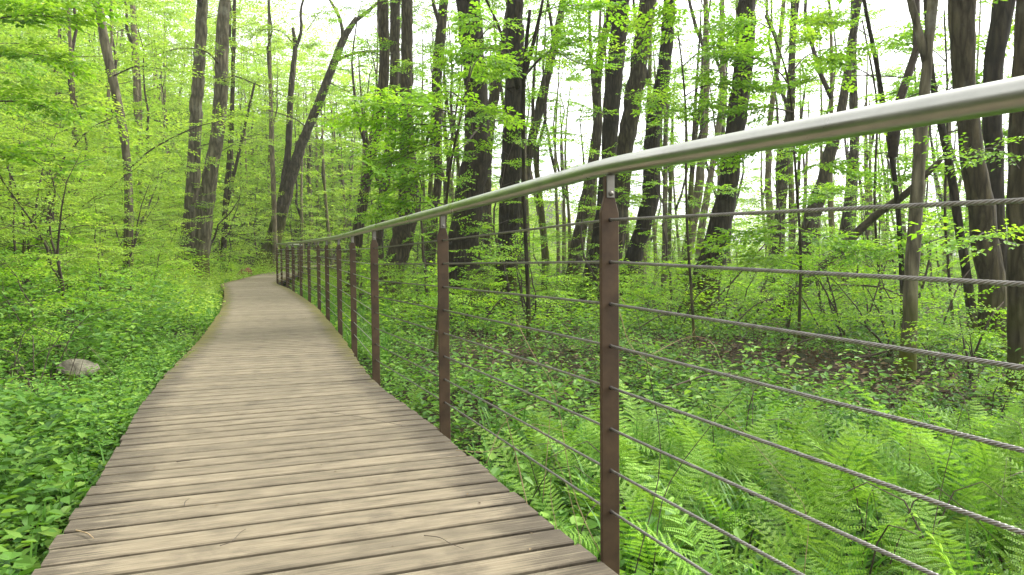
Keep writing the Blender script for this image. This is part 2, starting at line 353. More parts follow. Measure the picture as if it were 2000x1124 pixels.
# ------------------------------------------------------------------ boardwalk: every plank a piece
def boardwalk():
    root = link('boardwalk', None, label='curving boardwalk of weathered grey-brown planks', kind='structure')
    pitch, gap = .1365, .0205; n = int((WALK-.3)/pitch); r = np.random.default_rng(3)
    for i in range(n):
        s0 = .12+i*pitch; (p0, p1), (t0, t1) = edge_at(np.array([s0, s0+pitch-gap-r.uniform(0, .004)]))
        if p0[1] > 45: break
        if p0[1] < -1.6: continue
        n0 = np.array([-t0[1], t0[0]]); n1 = np.array([-t1[1], t1[0]])
        e0, e1 = .007*r.standard_normal(2).clip(-1.2, 1.2); step = .17 if s0 > WALK-6.2 else 0
        zr = zwalk(np.array([p0[1], p1[1]]))+r.normal(0, .0007, 2)+step
        a0, a1 = p0+n0*(.035+e0), p1+n1*(.035+e0); b0, b1 = p0+n0*(.035+WID+e1), p1+n1*(.035+WID+e1)
        th, c = .034, .004; prof = [(0, -th), (0, -c), (.03, 0), (.97, 0), (1, -c), (1, -th)]
        V, UV = [], []
        wid = np.linalg.norm(p1-p0)
        for u, (q0, q1) in ((0, (a0, a1)), (WID, (b0, b1))):
            for f, dz in prof:
                q = q0*(1-f)+q1*f; V.append((q[0], q[1], zr[0]*(1-f)+zr[1]*f+dz)); UV.append((u+.0, f*wid))
        V = np.array(V); org = V.mean(0)
        F4 = [[k, k+1, k+7, k+6] for k in range(5)]+[[5, 0, 6, 11]]
        me = make_mesh('plank', V-org, [np.array(F4), np.array([[0, 5, 4, 3, 2, 1], [6, 7, 8, 9, 10, 11]])], M['wood'], uv=UV)
        link('plank', me, root, org)
    # joists under both sides
    for off in (.16, .75, 1.36):
        g = Geo(); ss = np.linspace(.15, WALK-.3, 90); p, t = edge_at(ss); nn = np.stack([-t[:, 1], t[:, 0]], -1); q = p+nn*off
        z = zwalk(p[:, 1])-.085+np.where(ss > WALK-6.2, .17, 0)
        for k in range(len(ss)-1):
            c0 = np.array([*q[k], z[k]]); c1 = np.array([*q[k+1], z[k+1]]); d = (c1-c0)/2
            g.box((c0+c1)/2, d, np.array([*nn[k], 0])*.04, np.array([0, 0, .045]))
        link('joist', g.mesh('joist', M['beam'], smooth=False), root)
boardwalk()

# ------------------------------------------------------------------ railing
def railing():
    root = empty('railing', (POSTS[3][0], POSTS[3][1], 0), 'brown steel post railing with steel wires and round stainless handrail along the boardwalk', 'railing')
    org = np.array(root.location)
    extra = [np.array(p) for p in ((-6.98, 22.5), (-7.28, 24.2), (-7.62, 26.0), (-7.95, 27.7), (-8.25, 29.4))]
    PP = POSTS+extra; zs = [float(zwalk(p[1])) for p in PP]
    # snap onto the smoothed edge
    SS = [S[((RE-p)**2).sum(1).argmin()] for p in PP]
    BP, TT = edge_at(np.array(SS)); BP = [BP[i] if i > 2 else PP[i] for i in range(len(PP))]
    for i in range(3, 3+12): BP[i] = PP[i]*.6+BP[i]*.4
    heights = [.952-.1165*k for k in range(8)]
    RAIL = 1.10
    for i, (p, t, z) in enumerate(zip(BP, TT, zs)):
        n = np.array([-t[1], t[0]]); c = np.array([p[0], p[1], z])
        tt = np.array([t[0], t[1], 0]); nn = np.array([n[0], n[1], 0]); up = np.array([0, 0, 1.])
        h, hw = .007, .028
        prof = [(-hw, -.30), (hw, -.30), (hw, .972), (hw*.52, 1.018), (hw*.52, 1.072), (-hw*.52, 1.072), (-hw*.52, 1.018), (-hw, .972)]
        bev = .0025; g = Geo(); m = len(prof)
        rings = []
        for off, inset in ((-h, bev), (-h+bev, 0), (h-bev, 0), (h, bev)):
            rings.append([c-org+tt*off+nn*(a*(1-inset/hw))+up*(b-(inset if b > 0 else 0)) for a, b in prof])
        V = np.array(rings).reshape(-1, 3); f4 = [[r*m+j, r*m+(j+1) % m, (r+1)*m+(j+1) % m, (r+1)*m+j] for r in range(3) for j in range(m)]
        me = make_mesh('post', V, [np.array(f4), np.array([list(range(m))[::-1], list(range(3*m, 4*m))])], M['post'])
        po = link('post', me, root)
        g = Geo(); bc = c-org-tt*(h+.0025)
        g.box(bc+up*1.045, tt*.0022, nn*.0115, up*.032); 
        g.box(bc+up*1.0775-tt*.0-nn*.0, tt*.012, nn*.0115, up*.0022)
        link('bracket', g.mesh('bracket', M['clamp'], smooth=False), po)
        g = Geo(); b0 = bc+up*1.024-tt*.0022
        g.tube([b0, b0-tt*.003, b0-tt*.0055, b0-tt*.007], [.0072, .0070, .0052, .0022], 12); link('bolt', g.mesh('bolt', M['clamp']), po)
        if i in range(1, 8):
            for hh in heights:
                g = Geo(); q = c-org+up*hh
                g.tube([q-tt*(h+.003), q+tt*(h+.003)], [.0062, .0062], 10); link('grommet', g.mesh('grommet', M['beam']), po)
    # handrail
    P = [np.array([p[0], p[1], z+RAIL])-org for p, z in zip(BP, zs)]
    P = np.array(P); cl = np.concatenate([[0], np.cumsum(np.linalg.norm(np.diff(P, axis=0), axis=1))]); tt_ = np.linspace(0, cl[-1], 1200)
    Q = np.stack([np.interp(tt_, cl, P[:, j]) for j in range(3)], -1)
    for _ in range(26): Q[1:-1] = (Q[:-2]+2*Q[1:-1]+Q[2:])/4
    Q = Q[::2]
    g = Geo(); g.tube(Q, .0242, 24); link('handrail', g.mesh('handrail', M['steel']), root)
    # twisted wire ropes: six strands laid round, straight from post to post
    for hh in heights:
        pts, tw, fine = [], [], []
        K = [np.array([p[0], p[1], z+hh])-org for p, z in zip(BP, zs)]
        g = Geo()
        for i in range(len(K)-1):
            a, b = K[i], K[i+1]; L = np.linalg.norm(b-a)
            step = {1: .0045, 2: .0031, 3: .0052, 4: .009}.get(i, 9); m = max(2, int(L/step)+1); lobes = step < .02
            t = np.linspace(0, 1, m)[:, None]; C = a*(1-t)+b*t; T = nrm(b-a); U = nrm(np.cross(T, [0, 0, 1])); W = np.cross(U, T)
            nv = 12 if lobes else 6; R = .0042
            ph = np.arange(nv)*2*math.pi/nv; rr = np.where(np.arange(nv) % 2 == 0, R, R*.70) if lobes else np.full(nv, R*.9)
            ang = ph[None]+(np.linspace(0, L, m)*2*math.pi/.058)[:, None]*(1 if lobes else 0)
            V = C[:, None]+rr[None, :, None]*(np.cos(ang)[..., None]*U+np.sin(ang)[..., None]*W)
            ii = np.arange(m-1)[:, None]*nv; j = np.arange(nv)[None]; k = (j+1) % nv
            g.add(V.reshape(-1, 3), None, np.stack([ii+j, ii+k, ii+nv+k, ii+nv+j], -1).reshape(-1, 4))
        link('wire_rope', g.mesh('wire_rope', M['rope'], smooth=False), root)
railing()

# ------------------------------------------------------------------ leaves and sprays
def leaf_geo(C, D, N, L, W, T, kind=4):
    C = np.asarray(C); D = nrm(D); N = nrm(N-D*(N*D).sum(-1, keepdims=True)); Sd = np.cross(D, N)
    L = L[:, None]; W = W[:, None]; n = len(C)
    if kind == 4:
        V = np.stack([C, C+D*L*.42+Sd*W*.5+N*W*.14, C+D*L-N*L*.10, C+D*L*.42-Sd*W*.5+N*W*.14], 1)
        b = np.arange(n)[:, None]*4; f = [np.vstack([b+[0, 1, 2], b+[0, 2, 3]])]; f3, f4 = f[0], None
    else:
        V = np.stack([C, C+D*L*.26+Sd*W*.44+N*W*.14, C+D*L*.62+Sd*W*.42+N*W*.10-N*L*.02, C+D*L-N*L*.13,
                      C+D*L*.62-Sd*W*.42+N*W*.10-N*L*.02, C+D*L*.26-Sd*W*.44+N*W*.14], 1)
        b = np.arange(n)[:, None]*6; f3, f4 = None, np.vstack([b+[0, 1, 2, 3], b+[0, 3, 4, 5]])
    k = V.shape[1]
    return V.reshape(-1, 3), f3, f4, np.repeat(T, k)

def spray_template(r, length=.62, side=6, leaf=.062):
    """a flat twig: alternate leaves and short side twigs; returns leaf arrays and twig segments"""
    C, D, N, L, seg = [], [], [], [], []
    def run(p, d, ln, nodes, lsz):
        d = d/np.linalg.norm(d); perp = np.cross([0, 0, 1.], d); perp /= np.linalg.norm(perp)+1e-9
        q = p+d*ln+np.array([0, 0, -.10*ln]); seg.append((p, q))
        for k in range(nodes):
            t = (k+.6)/nodes; s = 1 if k % 2 else -1
            c = p+(q-p)*t; a = r.uniform(.6, 1.1)
            C.append(c); D.append(d*math.cos(a)+perp*s*math.sin(a)+np.array([0, 0, r.normal(-.12, .22)]))
            N.append(np.array([r.normal(0, .33), r.normal(0, .33), 1])); L.append(lsz*r.uniform(.65, 1.2))
        C.append(q); D.append(d+np.array([0, 0, -.15])); N.append(np.array([0, .1, 1])); L.append(lsz)
        return q, perp
    p = np.zeros(3); d = np.array([1., 0, .05])
    q, perp = run(p, d, length, 9, leaf)
    for k in range(side):
        t = .18+.72*k/side; s = 1 if k % 2 else -1
        run(p+(q-p)*t, d*.75+perp*s*.75+np.array([0, 0, r.normal(0, .12)]), length*(.52-.3*t)*r.uniform(.8, 1.2), 5, leaf*.95)
    return np.array(C), nrm(D), nrm(N), np.array(L), np.array(seg)
SPR = [spray_template(np.random.default_rng(100+k), .55+.05*(k % 4), 5+k % 3) for k in range(8)]

class Crown:
    def __init__(s, seed): s.r = np.random.default_rng(seed); s.P = [[] for _ in range(6)]; s.seg = []
    def spray(s, pos, d, scale=1.0, leaf=1.0, roll=.3):
        C, D, N, L, G = SPR[s.r.integers(len(SPR))]; r = s.r
        d = nrm(d); y = nrm(np.cross([0, 0, 1.], d)+1e-6); z = np.cross(d, y)
        a = r.normal(0, roll); y, z = y*math.cos(a)+z*math.sin(a), z*math.cos(a)-y*math.sin(a)
        R = np.stack([d, y, z], 0)
        s.P[0].append(C@R*scale+pos); s.P[1].append(D@R); s.P[2].append(N@R); s.P[3].append(L*scale*leaf)
        s.P[4].append(L*scale*leaf*r.uniform(.58, .74)); s.P[5].append(np.clip(r.normal(.5, .16)+r.normal(0, .2, len(L)), 0, 1))
        for p, q in G[:4]: s.seg.append((p@R*scale+pos, q@R*scale+pos, .0022*scale))
    def mesh(s, name, m, kind=4, drop=0.0):
        A = [np.concatenate(p) for p in s.P]
        if drop: k = s.r.random(len(A[0])) > drop; A = [a[k] for a in A]
        V, f3, f4, T = leaf_geo(*A, kind=kind)
        return make_mesh(name, V, [f for f in (f3, f4) if f is not None], m, tint=T)
    def twigs(s, g, k=0):
        for p, q, r in s.seg[k:]: g.tube([p, q], [r, r*.5], 3, cap=False)

def sapling_variant(seed, H, spread, nbr, kind=4, mat_leaf='fresh', multi=1, low=.18, leaf=1.0, up=.25, dens=1.0, sdist=.30, name='sapling'):
    r = np.random.default_rng(seed); cr = Crown(seed+1); g = Geo()
    for mstem in range(multi):
        lean = r.normal(0, .10, 2)*(1 if multi == 1 else 2.2)
        m = 9; t = np.linspace(0, 1, m); bend = r.normal(0, .05*H, 2)
        P = np.stack([lean[0]*H*t+bend[0]*np.sin(t*3.1), lean[1]*H*t+bend[1]*np.sin(t*3.1), H*t*(1 if mstem == 0 else r.uniform(.6, .95))], -1)
        P[:, :2] += r.normal(0, .012*H, (m, 2))*(t[:, None] > 0)
        g.tube(P, np.interp(t, [0, 1], [.010*H+.008, .004]), 6)
        a0 = r.uniform(0, 6.28); nb = max(3, nbr//multi)
        for k in range(nb):
            tt = low+(1-low)*(k+.5)/nb; az = a0+2.4*k+r.normal(0, .3)
            base = np.array([np.interp(tt, t, P[:, j]) for j in range(3)])
            ln = spread*(1-.62*max(0, tt-.35)/.65)*r.uniform(.65, 1.15)
            d = np.array([math.cos(az), math.sin(az), up+.5*max(0, tt-.6)+r.normal(0, .08)])
            q = base+nrm(d)*ln; q[2] -= .06*ln; mid = (base+q)/2+np.array([0, 0, .06*ln])
            B = smooth_line([base, mid, q], 5); g.tube(B, np.linspace(.004*ln+.004, .0025, 5), 4, cap=False)
            ns = max(2, int(ln*dens/sdist*.8))
            for j in range(ns):
                f = .25+.75*(j+.7)/ns; c = np.array([np.interp(f, np.linspace(0, 1, 5), B[:, jj]) for jj in range(3)])
                a = az+(1 if j % 2 else -1)*r.uniform(.3, 1.2)
                cr.spray(c, [math.cos(a), math.sin(a), r.normal(-.02, .14)], r.uniform(.7, 1.1), leaf)
            cr.spray(q, [math.cos(az), math.sin(az), -.05], r.uniform(.7, 1.0), leaf)
        top = P[-1]
        for k in range(3): cr.spray(top, [math.cos(a0+k*2.1), math.sin(a0+k*2.1), .5], .8, leaf)
    cr.twigs(g)
    return g.mesh(name+'_trunk', M['twig']), cr.mesh(name+'_crown', M[mat_leaf], kind)

V_HILL = [sapling_variant(200+k, 3.6+.5*(k % 3), 1.5+.2*(k % 2), 16+3*(k % 3), 4, 'hill', 1+(k % 2), leaf=1.05, dens=1.0) for k in range(6)]
V_FLAT = [sapling_variant(300+k, 3.0+.6*(k % 3), 1.25+.2*(k % 2), 14+2*(k % 3), 4, 'fresh', 1+(k % 2), leaf=1.05) for k in range(5)]
V_BUSH = [sapling_variant(400+k, 1.1+.2*k, .75, 9, 6, 'fresh', 3, low=.25, leaf=.95, up=.45, sdist=.26) for k in range(3)]
V_TALL = [sapling_variant(500+k, 6.5, 2.1, 17, 4, 'hill', 1, low=.10, leaf=1.7, dens=.55, up=.35) for k in range(3)]
V_THIN = [sapling_variant(520+k, 7.0, 1.9, 17, 4, 'fresh', 1, low=.04, leaf=1.45, dens=.62, up=.3) for k in range(3)]
V_DARK = sapling_variant(600, 7.0, 1.9, 34, 4, 'dark', 1, low=.08, leaf=1.0, up=-.25)

def plant_copy(name, var, x, y, yaw, scale, label, cat, group, parts=('trunk', 'crown'), sz=None, z=None):
    e = empty(name, (x, y, (tz(x, y)-.03) if z is None else z), label, cat, group)
    e.rotation_euler = (0, 0, yaw); e.scale = (scale, scale, scale*(sz or 1))
    for nm, me in zip(parts, var): link(nm, me, e)
    return e

# ------------------------------------------------------------------ the trees whose trunks the photograph shows
def trunk_geo(g, P, R, n=14, wob=.035, seed=0):
    r = np.random.default_rng(seed); ln = np.linalg.norm(np.diff(P, axis=0), axis=1).sum()
    m = int(np.clip(ln/.2, 12, 80)); A = np.hstack([P, R[:, None]]); cl = np.concatenate([[0], np.cumsum(np.linalg.norm(np.diff(P, axis=0), axis=1))]); tt = np.linspace(0, cl[-1], m)
    Q = np.stack([np.interp(tt, cl, A[:, j]) for j in range(4)], -1)
    for _ in range(6): Q[1:-1] = (Q[:-2]+2*Q[1:-1]+Q[2:])/4
    P2, R2 = Q[:, :3], np.maximum(Q[:, 3], .004)
    k = np.arange(m); R2 = R2*(1+.02*np.sin(k*.5+r.uniform(0, 6))+.012*r.standard_normal(m))
    P2[1:-1, :2] += r.normal(0, .05, (m-2, 2))*R2[1:-1, None]
    g.tube(P2, R2, n, True, wob, r)
LEAF_OF = {}
def tree(label, D, pts, bark='bark_dark', top=13.0, crown=None, forks=(), limbs=(), leafkind=4, leafmat='fresh', name='tree', group=None, cat='tree', flare=1.35, sides=14, seed=None, dlean=0.0, epi=None):
    """pts: (u, v, width in photo pixels), top of the frame first or last; D metres ahead. forks: further trunks as such lists.
    limbs: (list of (u, v), depth at start, depth at end, thickness m, sprays, spray scale)"""
    pts = sorted(pts, key=lambda p: p[1]); seed = seed or int(abs(pts[0][0]*13+D*7))
    P = np.array([at(u, v, D) for u, v, w_ in pts]); R = np.array([w_*D/F/2 for _, _, w_ in pts])
    base = P[-1]; gz = tz(base[0], base[1])-.12
    if base[2] > gz+.05:
        d = (P[-1]-P[-2]); d = d/abs(d[2]) if abs(d[2]) > 1e-3 else np.array([0, 0, -1.]); k = base[2]-gz
        P = np.vstack([P, base+np.array([d[0]*.5, 0, -1])*k]); R = np.append(R, R[-1]*1.08)
    else:
        keep = P[:, 2] > gz+.15; P, R = P[keep], R[keep]; P = np.vstack([P, [base[0], base[1], gz]]); R = np.append(R, R[-1]*1.08)
    # root flare
    hgt = P[:, 2]-gz; R = R*(1+(flare-1)*np.exp(-hgt/.35))
    P, R = P[::-1], R[::-1]                       # base first
    if top and P[-1][2] < top:
        d = nrm(P[-1]-P[-2]); d = nrm(d*[.7, .7, 1]); k = (top-P[-1][2]); e = P[-1]+d*k*.5; e2 = P[-1]+np.array([d[0]*.7, 0, 1])*k
        P = np.vstack([P, e, e2]); R = np.append(R, [R[-1]*.8, max(.03, R[-1]*.45)])
    e = empty(name, P[0], label, cat, group); o = P[0].copy()
    g = Geo(); trunk_geo(g, P-o, R, sides, seed=seed)
    me = g.mesh('trunk', M[bark]); link('trunk', me, e)
    for fk in forks:
        g = Geo(); fk = sorted(fk, key=lambda p: -p[1]); FP = np.array([at(u, v, D+dlean) for u, v, w_ in fk]); FR = np.array([w_*D/F/2 for _, _, w_ in fk])
        if fk[-1][1] < 40:
            d = nrm(FP[-1]-FP[-2]); FP = np.vstack([FP, FP[-1]+d*3.5]); FR = np.append(FR, FR[-1]*.5)
        trunk_geo(g, FP-o, FR, 10, seed=seed+5); link('limb', g.mesh('limb', M[bark]), e)
    cr = Crown(seed+2); rr = cr.r
    if epi is None: epi = 7 if (top and D > 14 and bark != 'bark_far') else 0
    for k in range(epi):
        h = rr.uniform(2.4, 9.5); c = np.array([np.interp(h, P[:, 2]-o[2], P[:, j]) for j in range(3)])-o; az = rr.uniform(0, 6.283); ln = rr.uniform(.7, 2.0)
        q = c+np.array([math.cos(az)*ln, math.sin(az)*ln, rr.uniform(-.1, .5)*ln]); B = smooth_line([c, (c+q)/2+[0, 0, .1*ln], q], 6); gb = Geo(); k0 = len(cr.seg); gb.tube(B, np.linspace(.014, .004, 6), 5, cap=False)
        for j in range(int(3+ln*3)):
            f = .2+.8*rr.random(); a2 = az+rr.uniform(-1.1, 1.1); p_ = np.array([np.interp(f, np.linspace(0, 1, 6), B[:, jj]) for jj in range(3)])
            cr.spray(p_, [math.cos(a2), math.sin(a2), rr.normal(-.05, .15)], rr.uniform(.8, 1.25), 1.1)
        cr.twigs(gb, k0); link('branch', gb.mesh('branch', M['twig']), e)
    for lp, d0, d1, th, ns, ssc in limbs:
        n = len(lp); LP = np.array([at(u, v, d0+(d1-d0)*k/max(1, n-1)) for k, (u, v) in enumerate(lp)])-o
        B = smooth_line(LP, 4*n); gb = Geo(); k0 = len(cr.seg); gb.tube(B, np.linspace(th, th*.25, len(B)), 6, cap=False, wobble=.05)
        dirs = np.gradient(B, axis=0); 
        lf = 1.35 if leafkind == 6 else 1.0; ns = int(ns*(1.7 if leafkind == 6 else 1.2))
        for j in range(ns):
            f = .22+.78*(j+.5)/ns; i = f*(len(B)-1); i0 = int(i); c = B[i0]+(B[min(i0+1, len(B)-1)]-B[i0])*(i-i0)
            d = nrm(dirs[i0]*np.array([1, 1, .45])); az = math.atan2(d[1], d[0])+(1 if j % 2 else -1)*cr.r.uniform(.15, 1.25)
            cr.spray(c, [math.cos(az), math.sin(az), cr.r.normal(-.04, .22)], ssc*cr.r.uniform(.75, 1.2), lf)
        cr.spray(B[-1], nrm(dirs[-1]*np.array([1, 1, .4])), ssc)
        cr.twigs(gb, k0); link('branch', gb.mesh('branch', M['twig']), e)
    if limbs or epi:
        link('crown', cr.mesh('crown', M[leafmat], leafkind), e)
    if top:
        # high crown over the frame: shares a mesh with its like
        v = (V_TALL if leafmat == 'hill' else V_THIN)[seed % 3]
        for nm, me in zip(('branch', 'crown'), v):
            c = link(nm, me, e); hh = P[-1][2]-4.6; c.location = Vector([float(np.interp(hh, P[:, 2], P[:, j])-o[j]) for j in range(2)]+[float(hh-o[2])]); c.rotation_euler = (0, 0, seed*1.3)
    return e

# --- slope side
tree('slender curving grey-brown trunk standing alone left of the boardwalk', 13.0, [(189, 0, 15), (202, 75, 17), (219, 149, 17), (239, 234, 16), (249, 309, 14), (252, 399, 16), (252, 473, 17), (248, 560, 17), (243, 596, 18)], 'bark_grey', leafmat='hill', sides=12,
     limbs=[([(252, 330), (300, 290), (380, 250), (440, 235)], 13, 11.5, .018, 14, 1.0), ([(219, 150), (270, 130), (340, 140)], 13, 12, .015, 8, 1.0)])
tree('thick straight trunk, left one of the pair beside the boardwalk bend', 23.5, [(396, 0, 20), (391, 75, 22), (388, 149, 22), (383, 214, 23), (379, 299, 23), (376, 374, 26), (371, 448, 31), (365, 510, 38)], 'bark_grey', leafmat='hill')
tree('thick trunk curving to the right, right one of the pair beside the boardwalk bend', 22.8, [(438, 0, 20), (433, 100, 25), (433, 174, 26), (426, 259, 25), (413, 324, 27), (402, 399, 31), (396, 473, 29), (392, 528, 28)], 'bark_grey', leafmat='hill',
     limbs=[([(430, 170), (455, 150), (500, 165), (560, 190)], 22.8, 20, .03, 10, 1.3), ([(432, 130), (400, 100), (350, 95), (300, 110)], 22.8, 20, .03, 12, 1.3)])
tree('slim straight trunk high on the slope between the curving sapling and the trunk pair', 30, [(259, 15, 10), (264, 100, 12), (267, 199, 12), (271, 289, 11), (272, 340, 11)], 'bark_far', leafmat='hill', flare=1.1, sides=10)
tree('thin dark trunk just right of the trunk pair with a slanting fork', 31, [(458, 25, 7), (454, 199, 8), (450, 299, 11), (442, 374, 11), (438, 463, 11), (436, 500, 12)], 'bark_brown', leafmat='hill', flare=1.1, sides=10, forks=[[(444, 400, 6), (471, 279, 6), (498, 160, 4)]])
tree('mossy leaning oak at the end of the boardwalk with crooked limbs', 33.5, [(515, 528, 36), (526, 490, 32), (540, 448, 29), (560, 374, 24), (588, 284, 19), (618, 214, 17), (652, 125, 15), (670, 75, 14), (697, 35, 9)], 'bark_mossy', leafmat='hill', top=0, sides=12,
     forks=[[(549, 400, 17), (556, 350, 15), (563, 299, 13), (568, 174, 12), (578, 90, 9), (572, 55, 6)], [(578, 92, 7), (592, 62, 6), (584, 20, 5), (600, -20, 4)], [(654, 120, 7), (690, 103, 5), (735, 100, 4)], [(670, 75, 8), (668, 40, 6), (650, 10, 5)], [(690, 45, 7), (730, 15, 5), (760, -20, 4)]],
     limbs=[([(697, 35), (730, 10), (770, -30)], 33.5, 32, .03, 12, 1.5), ([(600, 250), (570, 230), (510, 215), (480, 230)], 33.5, 31, .03, 18, 1.5), ([(640, 160), (670, 175), (720, 200), (760, 215)], 33.5, 32, .03, 16, 1.5), ([(578, 90), (545, 60), (500, 60)], 33.5, 32, .03, 16, 1.5),
            ([(620, 215), (650, 240), (700, 250)], 33.5, 32, .03, 14, 1.5), ([(600, 60), (620, 30), (640, 10)], 33.5, 33, .02, 12, 1.5)])
tree('thin pale trunk behind the leaning oak', 33, [(528, 165, 7), (530, 249, 9), (535, 399, 10), (536, 440, 10)], 'bark_far', leafmat='hill', flare=1.1, sides=8)
for lab, pp, d, ns in (('low bowed branchy sapling arching over the slope above the lone curving trunk', [(80, 400), (125, 309), (174, 254), (219, 232), (262, 222)], 11, 12),
                       ('low slanting sapling rising from the bank left of the curving trunk', [(92, 500), (115, 465), (150, 413), (224, 359), (285, 315)], 11.5, 14),
                       ('bent dark stem at the photo edge leaning over the bank', [(52, 450), (45, 424), (30, 364), (0, 299), (-40, 240)], 9, 10)):
    d_ = d; b = pp[0]
    tree(lab, d_, [(b[0]-8, b[1]+60, 6), (b[0], b[1], 5), (pp[1][0], pp[1][1], 4.5)], 'bark_brown', top=0, flare=1.0, sides=8, leafmat='hill', name='sapling', cat='sapling', limbs=[(pp[1:], d_, d_-.6, .012, ns, .95)])

# --- beyond the railing
tree('leaning knobbly trunk standing nearest the fourth and fifth railing posts', 22, [(747, 0, 22), (752, 125, 20), (745, 200, 20), (730, 290, 18), (712, 374, 19), (700, 448, 21), (690, 548, 22), (684, 580, 24)], 'bark_brown')
tree('straight trunk close behind the leaning knobbly trunk', 26, [(772, 0, 20), (770, 200, 18), (764, 280, 18), (748, 380, 18), (738, 480, 20), (735, 560, 22)], 'bark_brown')
tree('stout mossy-footed trunk bending up behind the third railing post', 21, [(795, 0, 22), (794, 120, 22), (792, 220, 24), (797, 320, 32), (800, 400, 44), (783, 480, 42), (762, 545, 42), (752, 585, 46)], 'bark_brown',
     limbs=[([(797, 330), (770, 300), (740, 290), (705, 300)], 20.5, 18, .02, 8, 1.0)])
tree('slim trunk midway between the mossy-footed trunk and the broad dark trunk', 25, [(868, 0, 17), (855, 125, 22), (851, 175, 20), (855, 260, 16), (857, 350, 15), (850, 400, 17), (838, 520, 21), (833, 565, 22)], 'bark_brown')
tree('broad dark trunk, thickest of all, behind the second railing post', 16.5, [(914, 0, 44), (921, 75, 45), (929, 150, 44), (935, 240, 46), (929, 309, 54), (915, 398, 56), (904, 498, 62), (897, 600, 64)], 'bark_dark', sides=20,
     limbs=[([(925, 100), (950, 60), (985, 45)], 16, 14.5, .02, 6, .9), ([(935, 250), (900, 290), (860, 300), (800, 330)], 16, 14, .02, 9, .9)])
tree('slim trunk half hidden between the two big dark trunks', 23, [(990, 60, 16), (979, 115, 20), (961, 209, 20), (951, 299, 19), (949, 423, 20), (947, 523, 23), (945, 575, 24)], 'bark_brown')
tree('big dark upright trunk behind the middle of the railing span', 18.5, [(1006, 0, 30), (1006, 100, 35), (1004, 224, 37), (999, 324, 38), (994, 423, 43), (988, 548, 40), (985, 595, 42)], 'bark_dark', sides=18)
tree('thin black sapling stem crossing in front of the big upright trunk with spreading leafy limbs', 12.0, [(1035, 20, 6), (1026, 100, 8), (1021, 160, 9), (1022, 299, 7), (1023, 400, 7), (1031, 548, 8), (1033, 640, 9)], 'bark_dark', top=0, name='sapling', cat='sapling', flare=1.1, sides=10, leafkind=6,
     forks=[[(1012, 175, 10), (1000, 130, 6), (985, 70, 6), (960, 20, 4)], [(1022, 160, 8), (1040, 90, 9), (1058, 25, 6), (1064, -20, 4)], [(985, 172, 4), (1000, 180, 5), (1016, 170, 6)]],
     limbs=[([(1024, 150), (1050, 120), (1080, 96), (1110, 86), (1142, 78)], 12, 11, .022, 10, .8), ([(1000, 130), (975, 100), (940, 95), (905, 110)], 12, 11, .014, 9, .8), ([(1058, 25), (1085, 15), (1130, 10), (1180, 15)], 12, 11, .014, 10, .85),
            ([(1020, 140), (990, 150), (940, 150), (900, 140)], 12, 11, .012, 8, .8), ([(1080, 96), (1120, 120), (1160, 130)], 11.5, 11, .01, 6, .75), ([(985, 70), (950, 40), (915, 30)], 12, 11.4, .01, 6, .8),
            ([(1030, 90), (1050, 60), (1085, 50), (1110, 40)], 12, 12.5, .01, 7, .8), ([(1024, 270), (1040, 275), (1070, 262)], 12, 11.5, .006, 3, .6)])
tree('curved slim trunk leaning right behind the big upright trunk', 27, [(1090, 60, 14), (1073, 130, 17), (1048, 239, 19), (1031, 309, 16), (1020, 400, 16), (1016, 513, 16), (1014, 565, 17)], 'bark_brown')
tree('wavering grey trunk between the first and second railing posts', 23, [(1190, 30, 15), (1173, 100, 17), (1163, 189, 17), (1170, 239, 19), (1158, 324, 21), (1141, 408, 25), (1121, 523, 26), (1112, 580, 28)], 'bark_brown')
tree('dark trunk rising directly behind the first railing post', 18.5, [(1215, 0, 33), (1205, 100, 33), (1195, 199, 32), (1190, 299, 31), (1183, 374, 30), (1170, 470, 30), (1152, 560, 33), (1143, 605, 36)], 'bark_dark', sides=16)
tree('paler brown trunk hugging the right side of the dark trunk at the first post', 19.5, [(1267, 0, 32), (1248, 125, 33), (1233, 224, 34), (1218, 299, 34), (1213, 374, 35), (1205, 450, 36), (1192, 540, 36), (1185, 598, 38)], 'bark_brown', sides=16)
tree('dark S-curved trunk just right of the first railing post', 20, [(1308, 0, 22), (1302, 80, 26), (1297, 150, 26), (1278, 220, 28), (1273, 270, 32), (1274, 330, 34), (1270, 410, 33), (1250, 460, 32), (1232, 520, 33), (1213, 595, 36)], 'bark_dark', sides=16)
tree('pencil-thin straight trunk right of the S-curved trunk', 22, [(1300, 250, 9), (1299, 420, 10), (1296, 590, 11)], 'bark_grey', flare=1.1, sides=8)
tree('tall dark slanting trunk standing alone over the wide wire span', 16, [(1459, 0, 30), (1457, 100, 35), (1444, 199, 38), (1434, 279, 35), (1422, 374, 38), (1400, 473, 47), (1374, 570, 53), (1360, 618, 56)], 'bark_dark', sides=18,
     limbs=[([(1450, 150), (1480, 110), (1530, 90), (1560, 60)], 15.5, 14, .015, 8, .9)])
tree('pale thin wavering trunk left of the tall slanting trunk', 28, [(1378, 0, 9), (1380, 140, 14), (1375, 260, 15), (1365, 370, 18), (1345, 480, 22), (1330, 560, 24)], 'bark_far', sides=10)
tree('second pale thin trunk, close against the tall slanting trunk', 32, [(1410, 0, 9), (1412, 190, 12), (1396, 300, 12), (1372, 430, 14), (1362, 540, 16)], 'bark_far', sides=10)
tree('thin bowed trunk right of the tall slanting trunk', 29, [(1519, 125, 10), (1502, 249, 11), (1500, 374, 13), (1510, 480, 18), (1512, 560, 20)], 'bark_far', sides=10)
tree('brown trunk behind the bowed thin trunk', 26, [(1550, 0, 10), (1544, 224, 17), (1532, 324, 18), (1522, 448, 22), (1516, 565, 25)], 'bark_brown', sides=10)
